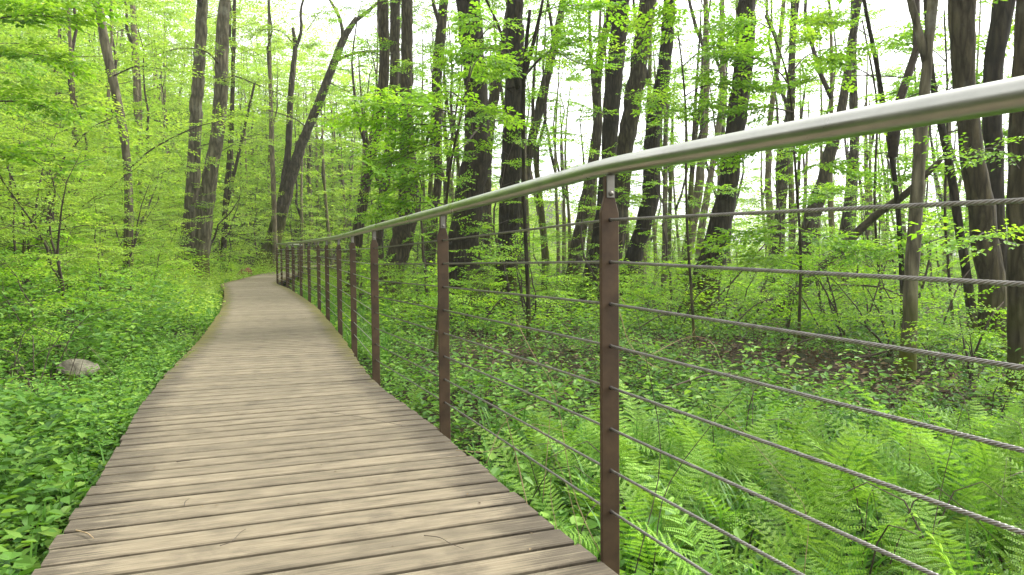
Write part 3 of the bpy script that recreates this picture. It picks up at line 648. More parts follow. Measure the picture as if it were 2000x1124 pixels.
tree('brown trunk slanting steeply right under the handrail', 21, [(1650, 180, 16), (1640, 230, 18), (1626, 279, 23), (1604, 374, 28), (1579, 448, 31), (1560, 540, 33), (1550, 590, 36)], 'bark_brown', sides=14)
tree('upright brown trunk next to the steeply slanting one', 25, [(1668, 0, 12), (1666, 125, 14), (1669, 299, 17), (1656, 413, 21), (1645, 500, 26), (1640, 570, 28)], 'bark_brown', sides=12)
tree('whip-thin dark stem leaning left in front of the upright brown trunk', 12, [(1686, 0, 7), (1713, 125, 9), (1728, 224, 10), (1743, 309, 10), (1756, 423, 10), (1762, 548, 10), (1765, 640, 11)], 'bark_dark', flare=1.1, sides=8, top=7)
tree('smooth grey forked trunk with its foot among the near undergrowth', 8.0, [(1823, 0, 18), (1811, 100, 20), (1806, 174, 19), (1800, 274, 21), (1791, 374, 23), (1783, 473, 25), (1780, 560, 26), (1776, 640, 26), (1772, 735, 27)], 'bark_grey', sides=14, flare=1.25, forks=[[(1811, 130, 17), (1796, 65, 15), (1778, 0, 12)]])
tree('thin dark stem leaning left beside the smooth forked trunk', 11, [(1815, 110, 10), (1821, 174, 12), (1840, 249, 14), (1858, 339, 15), (1873, 448, 17), (1893, 560, 17), (1902, 650, 18)], 'bark_dark', sides=10, flare=1.1)
tree('rough-barked brown trunk swelling at the top near the photo edge', 9, [(1880, 0, 50), (1878, 75, 42), (1883, 164, 39), (1890, 249, 39), (1905, 349, 43), (1920, 423, 47), (1932, 523, 46), (1945, 620, 48), (1950, 705, 54)], 'bark_brown', sides=20)
tree('dark trunk between the rough-barked trunk and the rotting trunk', 11, [(1963, 0, 38), (1948, 75, 36), (1936, 174, 33), (1940, 300, 32), (1947, 448, 32), (1956, 600, 34)], 'bark_dark', sides=14)
tree('flaking half-rotten trunk cut by the right photo edge', 6.6, [(2004, 0, 34), (1996, 200, 38), (1990, 400, 44), (1991, 560, 40), (1994, 700, 38), (1998, 800, 42)], 'bark_brown', sides=18,
     limbs=[([(1984, 480), (1960, 470), (1925, 455), (1900, 470)], 5.4, 4.8, .008, 7, .7), ([(1990, 330), (1965, 300), (1930, 290), (1900, 300)], 6.4, 6.0, .008, 7, .7)])

# --- leafy understorey trees that carry the sprays seen against the sky
def leafy(label, D, stem, limbs, lk=6, bark='bark_brown', group=None):
    stem = [(u+(6 if k % 2 else -6), v, w_*.7) for k, (u, v, w_) in enumerate(stem)]
    return tree(label, D, stem, bark, top=0, name='sapling', cat='sapling', flare=1.05, sides=8, leafkind=lk, limbs=limbs, group=group)
leafy('leafy sapling spilling bright sprays in front of the mossy-footed trunk', 9.5, [(925, 130, 5), (900, 210, 6), (880, 330, 7), (862, 480, 8), (855, 690, 9)],
      [([(898, 220), (860, 215), (800, 205), (735, 200)], 9.5, 8.6, .014, 12, .75), ([(890, 270), (850, 280), (800, 300), (740, 330)], 9.5, 8.8, .012, 12, .75), ([(905, 200), (880, 180), (840, 185), (790, 195)], 9.5, 9.9, .012, 9, .75),
       ([(890, 250), (850, 245), (780, 240), (700, 225)], 9.5, 9.0, .012, 12, .75), ([(880, 330), (850, 335), (815, 345), (770, 370)], 9.5, 9.0, .010, 9, .7), ([(915, 160), (930, 120), (960, 110)], 9.5, 9.8, .010, 7, .75), ([(870, 400), (840, 395), (800, 400), (760, 420)], 9.6, 9.2, .01, 8, .7),
       ([(900, 220), (930, 215), (955, 225)], 9.5, 9.0, .008, 5, .7), ([(905, 190), (920, 230), (925, 290), (920, 320)], 9.5, 9.2, .008, 6, .65)])
leafy('leafy sapling whose sprays hang left of the tall slanting trunk', 10.5, [(1330, 60, 4), (1335, 200, 6), (1345, 400, 7), (1350, 660, 8)],
      [([(1335, 190), (1370, 170), (1420, 165), (1470, 180)], 10.5, 9.8, .010, 9, .75), ([(1333, 130), (1370, 100), (1410, 95), (1450, 110)], 10.5, 10, .010, 8, .75), ([(1336, 240), (1310, 215), (1280, 200)], 10.5, 10, .008, 5, .7), ([(1332, 90), (1310, 60), (1270, 50)], 10.5, 10, .008, 6, .75)])
leafy('leafy sapling right of the tall slanting trunk with wide sprays under the handrail', 10, [(1500, 30, 4), (1540, 150, 6), (1556, 300, 7), (1560, 480, 8), (1566, 660, 9)],
      [([(1545, 170), (1510, 130), (1460, 110), (1420, 105)], 10, 9.4, .012, 9, .75), ([(1550, 220), (1500, 210), (1450, 215), (1390, 200)], 10, 9.3, .012, 10, .75), ([(1552, 250), (1600, 230), (1650, 235), (1690, 225)], 10, 9.6, .010, 9, .75), ([(1540, 150), (1575, 110), (1620, 95), (1660, 100)], 10, 10.5, .010, 9, .75),
       ([(1556, 300), (1510, 280), (1470, 290), (1430, 300)], 10, 9.3, .010, 8, .7), ([(1557, 340), (1600, 320), (1650, 335)], 10, 9.5, .010, 7, .7), ([(1560, 430), (1520, 440), (1470, 460), (1430, 480)], 10, 9.2, .010, 9, .75), ([(1560, 450), (1600, 460), (1650, 480), (1700, 490)], 10, 9.4, .010, 9, .75),
       ([(1510, 60), (1470, 40), (1430, 50)], 10, 10, .008, 6, .75), ([(1530, 110), (1560, 60), (1600, 30)], 10, 10, .008, 7, .75), ([(1562, 520), (1530, 510), (1480, 500)], 10, 9.4, .008, 6, .7)])
leafy('fine-leaved sapling filling the gap left of the smooth forked trunk', 13.5, [(1690, 40, 4), (1710, 200, 6), (1712, 400, 7), (1718, 620, 8)],
      [([(1705, 150), (1660, 130), (1610, 140), (1570, 160)], 13.5, 13, .012, 10, .8), ([(1708, 200), (1750, 180), (1790, 190)], 13.5, 13, .012, 8, .8), ([(1710, 250), (1660, 250), (1620, 270), (1580, 290)], 13.5, 13, .012, 10, .8), ([(1710, 300), (1750, 300), (1790, 320), (1830, 330)], 13.5, 13, .012, 9, .8),
       ([(1700, 100), (1740, 70), (1790, 60)], 13.5, 13.5, .012, 8, .8), ([(1712, 360), (1660, 370), (1610, 390)], 13.5, 13, .012, 9, .8), ([(1712, 400), (1760, 410), (1820, 430), (1860, 440)], 13.5, 13, .012, 9, .8), ([(1695, 70), (1650, 40), (1610, 30)], 13.5, 13, .01, 8, .8)])
leafy('small-leaved sapling between the forked trunk and the rough-barked trunk', 12.5, [(1850, 20, 4), (1846, 200, 6), (1850, 420, 7), (1856, 640, 8)],
      [([(1847, 180), (1880, 160), (1930, 165), (1980, 150)], 12.5, 12, .012, 9, .8), ([(1848, 260), (1900, 250), (1950, 260), (2010, 250)], 12.5, 12, .012, 10, .8), ([(1848, 330), (1810, 330), (1770, 350)], 12.5, 12, .010, 7, .8), ([(1850, 400), (1890, 400), (1950, 420), (2010, 430)], 12.5, 12, .010, 10, .8), ([(1848, 100), (1890, 80), (1940, 60), (1990, 50)], 12.5, 12.5, .010, 9, .8),
       ([(1848, 120), (1810, 90), (1770, 80)], 12.5, 12.5, .010, 7, .8), ([(1852, 460), (1820, 470), (1770, 490), (1730, 500)], 12.5, 12, .01, 9, .8)])
leafy('bright sapling leaning in at the upper corner over the slope', 8.0, [(-60, 20, 6), (-75, 200, 8), (-80, 420, 10), (-85, 560, 12)],
      [([(-65, 80), (-10, 40), (50, 30), (110, 35)], 8, 7.4, .014, 11, .75), ([(-70, 140), (0, 110), (60, 105), (120, 120)], 8, 7.5, .014, 11, .75), ([(-75, 220), (-20, 200), (50, 200), (110, 215)], 8, 7.4, .014, 11, .75), ([(-60, 30), (20, 0), (90, -10), (170, 0)], 8, 7.5, .012, 11, .75), ([(-75, 300), (-20, 290), (40, 300), (90, 330)], 8, 7.4, .012, 10, .75)], bark='bark_brown')

# ------------------------------------------------------------------ background saplings and trees
def where_slope(x, y):
    u = 1000+F*x/y
    return ('at the photo edge' if u < 110 else 'around the lone curving trunk' if u < 330 else 'around the trunk pair' if u < 470 else 'around the leaning oak' if u < 640 else 'past the leaning oak')
def where_flat(x, y):
    u = 1000+F*x/y
    return ('behind the third railing post' if u < 830 else 'around the two big dark trunks' if u < 1090 else 'behind the first railing post' if u < 1330 else 'around the tall slanting trunk' if u < 1530 else 'left of the smooth forked trunk' if u < 1780 else 'right of the smooth forked trunk')
def scatter(n, ulo, uhi, dlo, dhi, ok, mind, seed, power=1.0):
    r = np.random.default_rng(seed); got = []
    for _ in range(n*60):
        if len(got) >= n: break
        d = dlo+(dhi-dlo)*r.random()**power; u = r.uniform(ulo, uhi); x = (u-1000)/F*d
        if not ok(x, d): continue
        md = mind*(.6+.4*d/dhi)
        if any((x-a)**2+(d-b)**2 < md*md for a, b in got): continue
        got.append((x, d))
    return got
sd_ = lambda x, y: float(side_of([(x, y)])[0])
ft_ = lambda x, y: -float(side_of([(x, y)], FOOT)[0])
r = np.random.default_rng(21)
for i, (x, y) in enumerate([q for q in scatter(225, -420, 900, 7.5, 50, lambda x, y: ft_(x, y) > (1.3 if y < 22 else .3) and abs(sd_(x, y)) > 2.2, 1.45, 31, .8 ) if 1000+F*q[0]/q[1] > -230][:195]):
    k = r.uniform(.7, 1.15)*(.62 if ft_(x, y) < 2.5 and y < 18 else 1); wh = where_slope(x, y); far = 'low on' if y < 15 else 'halfway up' if y < 27 else 'far up'
    plant_copy('sapling', V_HILL[i % 6], x, y, r.uniform(0, 6.28), k, f"{'small' if k < .75 else 'tall' if k > 1 else 'bright'} leafy sapling {far} the slope {wh}", 'sapling', 'slope saplings '+wh)
bank_ = ['at the photo edge', 'left of the lone curving trunk', 'right of the lone curving trunk']
for i, (x, y) in enumerate(scatter(24, -120, 330, 6.3, 13.5, lambda x, y: ft_(x, y) > .75 and sd_(x, y) < -1.9, .8, 32)):
    u = 1000+F*x/y; k = r.uniform(.38, .62)
    plant_copy('sapling', V_HILL[(i*5+1) % 6], x, y, r.uniform(0, 6.28), k, f"{'knee-high' if k < .46 else 'head-high'} leafy sapling on the near bank {bank_[0 if u < 90 else 1 if u < 245 else 2]}", 'sapling', 'bank saplings '+bank_[0 if u < 90 else 1 if u < 245 else 2])
for i, (x, y) in enumerate(scatter(56, -150, 920, 22, 60, lambda x, y: ft_(x, y) > 2.5, 2.6, 33)+scatter(26, 470, 860, 36, 66, lambda x, y: ft_(x, y) > 1.0, 1.8, 34)):
    e = plant_copy('tree', (V_TALL[i % 3]), x, y, r.uniform(0, 6.28), 1.0, f"yellow-green slim tree {'partway up' if y < 33 else 'far up' if y < 46 else 'near the top of'} the slope {where_slope(x, y)}", 'tree', 'slim slope trees '+where_slope(x, y), parts=('branch', 'crown'), z=tz(x, y)+r.uniform(2.0, 4.5))
    g = Geo(); h = e.location.z-tz(x, y)+.4; t = np.linspace(0, 1, 12); ln = r.normal(0, .5, 2)
    TP = np.stack([ln[0]*(1-t)+.1*np.sin(5*t), ln[1]*(1-t)+.1*np.cos(4*t)-.1, -h+t*(h+5)], -1); TP[:, :2] -= [np.interp(0, TP[:, 2], TP[:, j]) for j in range(2)]
    g.tube(TP, np.interp(t, [0, 1], [.12, .02]), 8, wobble=.03)
    link('trunk', g.mesh('trunk', M['bark_far']), e)
for i, (x, y) in enumerate(scatter(150, 640, 2400, 15, 60, lambda x, y: sd_(x, y) > 2.2 and ft_(x, y) < .5, 1.9, 35, .9)[:135]):
    plant_copy('sapling', V_FLAT[i % 5], x, y, r.uniform(0, 6.28), r.uniform(.65, 1.15), f"slim understorey sapling {'a short way' if y < 24 else 'in the middle distance' if y < 36 else 'far back' if y < 48 else 'farthest back'} beyond the wires {where_flat(x, y)}", 'sapling', 'flat ground saplings '+where_flat(x, y))
tall_ = scatter(66, 660, 2350, 25, 64, lambda x, y: sd_(x, y) > 3 and ft_(x, y) < 1, 2.2, 37)
tall_ += scatter(20, 560, 1020, 30, 50, lambda x, y: sd_(x, y) > 3, 2.0, 38)+scatter(26, 1020, 2100, 22, 46, lambda x, y: sd_(x, y) > 3, 2.0, 39)
for i, (x, y) in enumerate(tall_):
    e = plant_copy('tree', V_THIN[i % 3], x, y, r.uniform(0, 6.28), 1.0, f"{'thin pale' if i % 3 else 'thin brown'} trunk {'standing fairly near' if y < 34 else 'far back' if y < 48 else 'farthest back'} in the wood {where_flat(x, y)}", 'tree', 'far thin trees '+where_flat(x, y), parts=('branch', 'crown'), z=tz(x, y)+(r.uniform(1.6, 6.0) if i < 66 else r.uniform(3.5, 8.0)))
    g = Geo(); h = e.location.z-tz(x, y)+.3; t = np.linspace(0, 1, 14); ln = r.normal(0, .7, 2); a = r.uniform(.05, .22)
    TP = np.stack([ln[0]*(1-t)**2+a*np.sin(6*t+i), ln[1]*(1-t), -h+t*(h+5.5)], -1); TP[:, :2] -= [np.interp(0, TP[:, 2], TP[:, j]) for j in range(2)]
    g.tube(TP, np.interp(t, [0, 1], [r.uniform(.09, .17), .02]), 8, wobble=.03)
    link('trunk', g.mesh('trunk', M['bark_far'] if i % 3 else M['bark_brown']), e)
def leaf_mass(name, label, P, seed, lsz, m, per=34, rx=1.0, rz=.35):
    r = np.random.default_rng(seed); n = len(P); C = np.repeat(P, per, 0)+r.normal(0, 1, (n*per, 3))*[rx*.5, rx*.5, rz*.5]; N_ = len(C)
    az = r.uniform(0, 6.28, N_); D = np.stack([np.cos(az), np.sin(az), r.normal(-.15, .3, N_)], -1); N = np.stack([r.normal(0, .4, N_), r.normal(0, .4, N_), np.ones(N_)], -1)
    L = lsz*r.uniform(.6, 1.3, N_); T = np.clip(np.repeat(r.normal(.5, .18, n), per)+r.normal(0, .15, N_), 0, 1)
    V, f3, f4, TT = leaf_geo(C, D, N, L, L*.66, T, 4)
    return link(name, make_mesh(name, V, [f3], m, tint=TT), label=label, kind='stuff')
def hill_mass():
    r = np.random.default_rng(44); n = 13500; d = r.uniform(22, 84, n); u = r.uniform(-180, 1050, n); x = (u-1000)/F*d; s = -side_of(np.stack([x, d], -1), FOOT)
    k = (s > 2); x, d, s = x[k], d[k], s[k]; h = r.random(len(x))**1.1*np.minimum(12, 3+s*.6)
    return np.stack([x, d, terrain(x, d)+.2+h], -1)
leaf_mass('woodland', 'mass of pale spring foliage covering the far hillside', hill_mass(), 45, .17, M['hill'])
def flat_mass():
    r = np.random.default_rng(46); n = 3600; d = r.uniform(44, 95, n); u = r.uniform(640, 2250, n); x = (u-1000)/F*d; s = -side_of(np.stack([x, d], -1), FOOT)
    k = s < 9; x, d = x[k], d[k]; top = 6.0+2.5*vnoise(x, d, .35, 47); h = r.random(len(x))**1.5*top
    return np.stack([x, d, terrain(x, d)+.1+h], -1)
leaf_mass('woodland', 'mass of pale foliage low behind the far thin trees', flat_mass(), 48, .20, M['hill'])
plant_copy('conifer', V_DARK, at(95, 200, 38)[0], 38, 0, 1.25, 'dark evergreen deep in the slope foliage at the upper corner', 'conifer', None)
# bushes
for grp, pts in (('bushes at the trunk feet', [(900, 14, 'before the foot of the broad dark trunk'), (960, 15.5, 'between the feet of the two big dark trunks'), (1035, 13.5, 'under the thin black sapling stem'), (1100, 17, 'at the foot of the wavering grey trunk'), (1180, 17, 'hidden behind the first railing post'),
                      (760, 18, 'at the foot of the mossy-footed trunk'), (800, 16, 'right of the mossy trunk foot'), (700, 19, 'behind the fourth railing post'), (1260, 16, 'at the foot of the S-curved trunk'), (1310, 13.5, 'under the pencil-thin trunk'), (850, 12.5, 'behind the top of the second railing post'),
                      (1420, 14, 'right of the tall slanting trunk foot'), (1470, 15.5, 'on the far side of the tall slanting trunk'), (1540, 12.5, 'before the leaning dead trunk'), (1620, 13, 'under the steeply slanting trunk'), (1690, 14.5, 'behind the dead forked branch')]),
                 ('bushes by the forked trunk', [(1740, 9.5, 'left of the smooth forked trunk'), (1830, 8.6, 'right of the smooth forked trunk'), (1900, 7.2, 'below the rough-barked trunk'), (1960, 5.6, 'left of the rotten trunk foot'), (2010, 4.6, 'cut by the photo edge above the ferns'), (1990, 7.8, 'behind the rotten trunk'), (1650, 10.5, 'by the dead upright stick')]),
                 ('bushes on the bank', [(60, 8.3, 'below the bent dark stem'), (140, 9.5, 'under the low slanting sapling'), (-10, 7, 'low at the photo edge'), (200, 11, 'just left of the lone curving trunk'), (300, 14.5, 'right behind the lone curving trunk'), (330, 17.5, 'between the curving trunk and the trunk pair'), (30, 10.5, 'above the photo edge bank'),
                      (290, 19, 'left of the trunk pair'), (110, 12.5, 'higher on the slope left of the curving trunk'), (432, 26.5, 'right of the trunk pair'), (455, 28.5, 'by the red-brown litter heap'), (60, 6.4, 'left above the grey rock'), (-30, 5.4, 'nearest on the bank'), (150, 7.6, 'behind the grey rock')])):
    for i, (u, d, wh) in enumerate(pts):
        x = (u-1000)/F*d
        plant_copy('bush', V_BUSH[(i+len(grp)) % 3], x, d, i*2.1+d, (.42 if d < 6 else .62 if d < 9 else .95)*(.85+.3*((i*7) % 5)/5), 'low leafy bush '+wh, 'bush', grp, parts=('stem', 'foliage'))

# ------------------------------------------------------------------ ferns
def frond_mesh(seed, L=.6, arch=.5, rise=1.0):
    r = np.random.default_rng(seed); g = Geo(); m = 30; t = np.linspace(0, 1, m)
    ang = np.interp(t, [0, .5, 1], [rise, rise-arch*.55, rise-arch*1.5]); st = L/(m-1)
    X = np.concatenate([[0], np.cumsum(np.cos(ang[:-1])*st)]); Z = np.concatenate([[0], np.cumsum(np.sin(ang[:-1])*st)]); Yc = .04*L*np.sin(t*3+r.uniform(0, 6))
    P = np.stack([X, Yc, Z], -1); g.tube(P, np.interp(t, [0, 1], [.0032, .0007]), 4, cap=False)
    tan = nrm(np.gradient(P, axis=0)); C, D, N, LL, W = [], [], [], [], []
    npn = 18
    for k in range(npn):
        f = .14+.86*(k/npn)**.92; i = min(m-1, f*(m-1)); i0 = int(i); c = P[i0]+(P[min(i0+1, m-1)]-P[i0])*(i-i0); T = tan[i0]
        pl = L*.165*min(1, (f-.08)/.22+.25)*(1-((f-.14)/.9)**1.6)**.9+.006
        up = np.array([-T[2], 0, T[0]])
        for s in (-1, 1):
            side = np.array([0, s, 0.]); d = nrm(side*.92+T*.42+up*r.normal(.02, .10)); npi = max(2, int(pl/.0078))
            for j in range(npi):
                q = (j+.5)/npi; cc = c+d*pl*q-np.array([0, 0, .12*pl*q*q]); ws = .0112*(1-q)**.7*min(1, pl/.07)+.0032
                for s2 in (-1, 1):
                    pd = nrm(np.cross(up, d)*s2*.85+d*.55); C.append(cc); D.append(pd); N.append(up+r.normal(0, .12, 3)); LL.append(ws); W.append(.0078)
    C, D, N = map(np.array, (C, D, N)); T = np.clip(r.normal(.45+.2*r.standard_normal(), .08, len(C))+np.linspace(-.2, .25, len(C)), 0, 1)
    V, f3, f4, TT = leaf_geo(C, D, N, np.array(LL), np.array(W), T, 4); g.add(V, f3, None, TT)
    return g.mesh('frond', M['fern'], smooth=False, tint=True)
FR = [frond_mesh(700, .66, .5, 1.2), frond_mesh(701, .70, .75, 1.05), frond_mesh(702, .58, .7, .85), frond_mesh(703, .74, .6, 1.3), frond_mesh(704, .52, .9, .7)]
def fern(x, y, scale, label, group, n=None, rr=np.random.default_rng(71)):
    e = empty('fern', (x, y, tz(x, y)-.02), label, 'fern', group); n = n or rr.integers(6, 10); a0 = rr.uniform(0, 6.28)
    for k in range(n):
        o = link('frond', FR[rr.integers(5)], e); o.rotation_euler = (rr.normal(0, .22), rr.normal(0, .16), a0+k*6.283/n+rr.normal(0, .25)); q = scale*rr.uniform(.75, 1.12); o.scale = (q, q, q)
    return e
rf = np.random.default_rng(72); bed = []
for _ in range(6000):
    d = rf.uniform(1.75, 6.0); u = rf.uniform(1010, 2260); x = (u-1000)/F*d; s = sd_(x, d)
    if s < .74+.42 or s > 5.0: continue
    if d > 4.5+.9*vnoise(np.array([x]), np.array([d]), 1.6, 9)[0]: continue
    if any((x-a)**2+(d-b)**2 < .28**2 for a, b in bed): continue
    bed.append((x, d))
    if len(bed) >= 68: break
for x, d in bed:
    k = rf.uniform(.78, 1.2); u = 1000+F*x/d
    row = 'front' if d < 2.5 else 'middle' if d < 3.4 else 'back'; colm = 'beside the first post' if u < 1330 else 'below the tall slanting trunk' if u < 1560 else 'below the forked trunk' if u < 1830 else 'at the photo edge'
    fern(x, d, k, f"{'small' if k < .9 else 'large' if k > 1.08 else 'bright'} fern in the {row} of the fern bed {colm}", 'fern bed '+colm)
for u, d, s_, lab in ((835, 5.0, .8, 'fern spilling through the wires between the second and third posts'), (800, 6.2, .7, 'fern beyond the wires close to the third post'), (752, 8.3, .8, 'small fern behind the third and fourth railing posts'),
                      (320, 6.4, .55, 'low fern touching the left boardwalk edge below the mossy log'), (382, 8.2, .6, 'low fern beside the boardwalk edge right of the mossy log'), (152, 5.3, .5, 'small fern standing next to the grey rock'),
                      (1745, 5.2, .75, 'fern standing apart behind the fern bed left of the forked trunk'), (1880, 5.0, .8, 'tall fern near the foot of the rotten trunk'), (488, 27.5, .9, 'fern at the foot of the leaning oak'), (415, 12.5, .7, 'fern against the boardwalk edge before the bend')):
    fern((u-1000)/F*d, d, s_, lab, None)

# ------------------------------------------------------------------ low ground plants (nobody could count them)
def ground_points(n, ulo, uhi, dlo, dhi, seed, power, okfun):
    r = np.random.default_rng(seed); d = dlo+(dhi-dlo)*r.random(n)**power; u = r.uniform(ulo, uhi, n); x = (u-1000)/F*d
    s = side_of(np.stack([x, d], -1)); k = okfun(x, d, s, r); return x[k], d[k], terrain(x[k], d[k]), s[k]
def plants(seed, x, y, z, hgt, tiers, lsz, per=2, up=.0, wfac=.62):
    """stems with tiers of leaves, all as one set of leaf arrays"""
    r = np.random.default_rng(seed); n = len(x); A = [[] for _ in range(6)]; S_ = []
    H = hgt*r.uniform(.45, 1.25, n); lean = r.normal(0, .22, (n, 2)); az0 = r.uniform(0, 6.28, n); tn = np.clip(r.normal(.48, .23, n), 0, 1)
    for k in range(tiers):
        f = (k+1)/tiers; f = .25+.75*f
        for j in range(per):
            az = az0+k*1.571+j*6.283/per+r.normal(0, .25, n); C = np.stack([x+lean[:, 0]*H*f, y+lean[:, 1]*H*f, z+H*f], -1)
            D = np.stack([np.cos(az), np.sin(az), r.normal(.02+up, .25, n)], -1); N = np.stack([-np.cos(az)*.25+r.normal(0, .25, n), -np.sin(az)*.25+r.normal(0, .25, n), np.ones(n)], -1)
            L = lsz*r.uniform(.55, 1.25, n)*(1.15-.45*f if tiers > 2 else 1); keep = r.random(n) < .93
            for a, b in zip(A, (C+nrm(D)*L[:, None]*.25, D, N, L, L*wfac, np.clip(tn+r.normal(0, .12, n)+.15*(f-.6), 0, 1))): a.append(b[keep])
    return [np.concatenate(a) for a in A]
def build_cover(name, label, sets, m, kind=6):
    A = [np.concatenate(q) for q in zip(*sets)]; V, f3, f4, T = leaf_geo(*A, kind=kind)
    return link(name, make_mesh(name, V, [f for f in (f3, f4) if f is not None], m, tint=T), label=label, kind='stuff')
OFF = .76
def ok_left(mn): return lambda x, d, s, r: (s < -OFF-mn) & (s > -9)
def bare(x, d): return vnoise(x, d, 1.3, 40)-.45*np.exp(-((x+1.75)/.35)**2-((d-3.1)/.8)**2)
sets = []
ROCK = at(152, 722, 5.9)
def offrock(x, d): return (np.hypot((x-ROCK[0]*.96)/.30, (d-ROCK[1]+.42)/.62) > 1)
x, y, z, s = ground_points(7137, -480, 420, 1.25, 4.2, 50, .8, lambda x, d, s, r: (s < -OFF-.03) & (s > -5) & (bare(x, d) > -.22+.25*r.standard_normal(len(x)))); sets.append(plants(51, x, y, z, .16, 3, .046, 2))
x, y, z, s = ground_points(248, -480, 420, 1.3, 4.4, 150, .8, lambda x, d, s, r: (s < -OFF-.05) & (s > -5)); sets.append(plants(151, x, y, z, .22, 2, .072, 3, .1, .8))
x, y, z, s = ground_points(3724, -480, 420, 1.25, 5.0, 152, .8, lambda x, d, s, r: (s < -OFF-.01) & (s > -5) & offrock(x, d)); sets.append(plants(153, x, y, z, .04, 2, .030, 3, .25, .8))
x, y, z, s = ground_points(2948, -480, 420, 1.25, 4.5, 52, .8, lambda x, d, s, r: (s < -OFF-.03) & (s > -5)); sets.append(plants(53, x, y, z, .05, 1, .05, 3, .25))
x, y, z, s = ground_points(495, -480, 330, 1.5, 4.2, 54, .8, lambda x, d, s, r: (s < -OFF-.2) & (s > -5)); sets.append(plants(55, x, y, z, .40, 5, .062, 2))
x, y, z, s = ground_points(18382, -480, 520, 4.0, 11, 56, .9, lambda x, d, s, r: (s < -OFF-.02) & (s > -7) & offrock(x, d) & (bare(x, d) > -.25+.3*r.standard_normal(len(x)))); sets.append(plants(57, x, y, z, .20, 3, .050, 2))
x, y, z, s = ground_points(1950, -480, 480, 5, 12, 58, .9, lambda x, d, s, r: (s < -OFF-.35) & (s > -8) & offrock(x, d)); sets.append(plants(59, x, y, z, .65, 6, .08, 2))
build_cover('undergrowth', 'low broad-leaved plants covering the ground between boardwalk and bank', sets, M['cover'], 6)
sets = []
x, y, z, s = ground_points(19787, -480, 760, 10, 36, 60, .9, lambda x, d, s, r: ((s < -OFF-.05) | (d > 27)) & (s > -16)); sets.append(plants(61, x, y, z, .34, 3, .105, 2))
x, y, z, s = ground_points(7914, -480, 760, 12, 34, 62, .9, lambda x, d, s, r: ((s < -OFF-.6) | (d > 28)) & (s > -16)); sets.append(plants(63, x, y, z, .9, 5, .10, 2))
build_cover('undergrowth', 'yellow-green weeds covering the foot of the slope', sets, M['hill'], 4)
sets = []
x, y, z, s = ground_points(6500, 950, 2450, 1.5, 6, 64, .9, lambda x, d, s, r: (s > OFF+.06) & (bare(x, d) > -.35+.3*r.standard_normal(len(x)))); sets.append(plants(65, x, y, z, .13, 3, .055, 2))
x, y, z, s = ground_points(525, 950, 2450, 1.6, 4.5, 66, .9, lambda x, d, s, r: (s > OFF+.06) & (s < 1.6)); sets.append(plants(67, x, y, z, .26, 3, .085, 2, wfac=.85))
x, y, z, s = ground_points(20207, 560, 2450, 4.5, 15, 68, .95, lambda x, d, s, r: (s > OFF+.04) & (bare(x, d) > .02+.35*r.standard_normal(len(x)))); sets.append(plants(69, x, y, z, .18, 3, .056, 2))
x, y, z, s = ground_points(1810, 700, 2450, 5, 16, 166, .95, lambda x, d, s, r: (s > OFF+.3) & (bare(x, d) > -.1+.3*r.standard_normal(len(x)))); sets.append(plants(167, x, y, z, .5, 5, .085, 2))
build_cover('undergrowth', 'leafy herbs on the dark ground beyond the railing', sets, M['cover'], 6)
sets = []
x, y, z, s = ground_points(14957, 540, 2450, 12, 60, 70, 1.0, lambda x, d, s, r: (s > OFF+.1) & (bare(x*.5, d*.5) > -.35+.35*r.standard_normal(len(x)))); sets.append(plants(71, x, y, z, .32, 3, .115, 2))
x, y, z, s = ground_points(4832, 540, 2450, 12, 60, 72, 1.0, lambda x, d, s, r: (s > OFF+.8)); sets.append(plants(73, x, y, z, 1.0, 5, .12, 2))
build_cover('undergrowth', 'light green weeds over the far wood floor', sets, M['fresh'], 4)
# grass tufts
def grass(name, label, x, y, z, hgt, per, seed, wd=.006):
    r = np.random.default_rng(seed); n = len(x); X = np.repeat(x, per); Y = np.repeat(y, per); Z = np.repeat(z, per); N_ = n*per
    X = X+r.normal(0, .03, N_); Y = Y+r.normal(0, .03, N_); az = r.uniform(0, 6.28, N_); H = hgt*r.uniform(.5, 1.2, N_); bend = r.uniform(.15, .8, N_)
    d = np.stack([np.cos(az), np.sin(az), 0*az], -1); sd2 = np.stack([-np.sin(az), np.cos(az), 0*az], -1); B = np.stack([X, Y, Z-.01], -1); up = np.array([0, 0, 1.])
    rows = []
    for f, wf in ((0, .8), (.4, 1.0), (.75, .7), (1.0, .05)):
        c = B+d*(bend*H*f**2)[:, None]+up*(H*(f-.35*bend*f**2))[:, None]; rows += [c-sd2*wd*wf, c+sd2*wd*wf]
    V = np.stack(rows, 1); b = np.arange(N_)[:, None]*8; f4 = np.vstack([b+[0, 1, 3, 2], b+[2, 3, 5, 4], b+[4, 5, 7, 6]])
    return link(name, make_mesh(name, V.reshape(-1, 3), f4, M['grass'], tint=np.repeat(np.clip(r.normal(.5, .2, N_), 0, 1), 8)), label=label, kind='stuff')
x, y, z, s = ground_points(193, 900, 2450, 1.7, 5.5, 80, .9, lambda x, d, s, r: (s > OFF+.05)); grass('grass', 'arching grass blades among the ferns', x, y, z, .36, 9, 81)
x, y, z, s = ground_points(900, 380, 760, 9, 24, 82, .9, lambda x, d, s, r: (np.abs(s) > OFF+.04) & (np.abs(s) < 3)); grass('grass', 'short bright grass along the far boardwalk edges', x, y, z, .3, 10, 83, .009)
x, y, z, s = ground_points(462, -480, 480, 1.6, 9, 84, .9, lambda x, d, s, r: (s < -OFF-.04) & (s > -2.2)); grass('grass', 'thin grass blades on the bank side of the boardwalk', x, y, z, .2, 6, 85, .004)
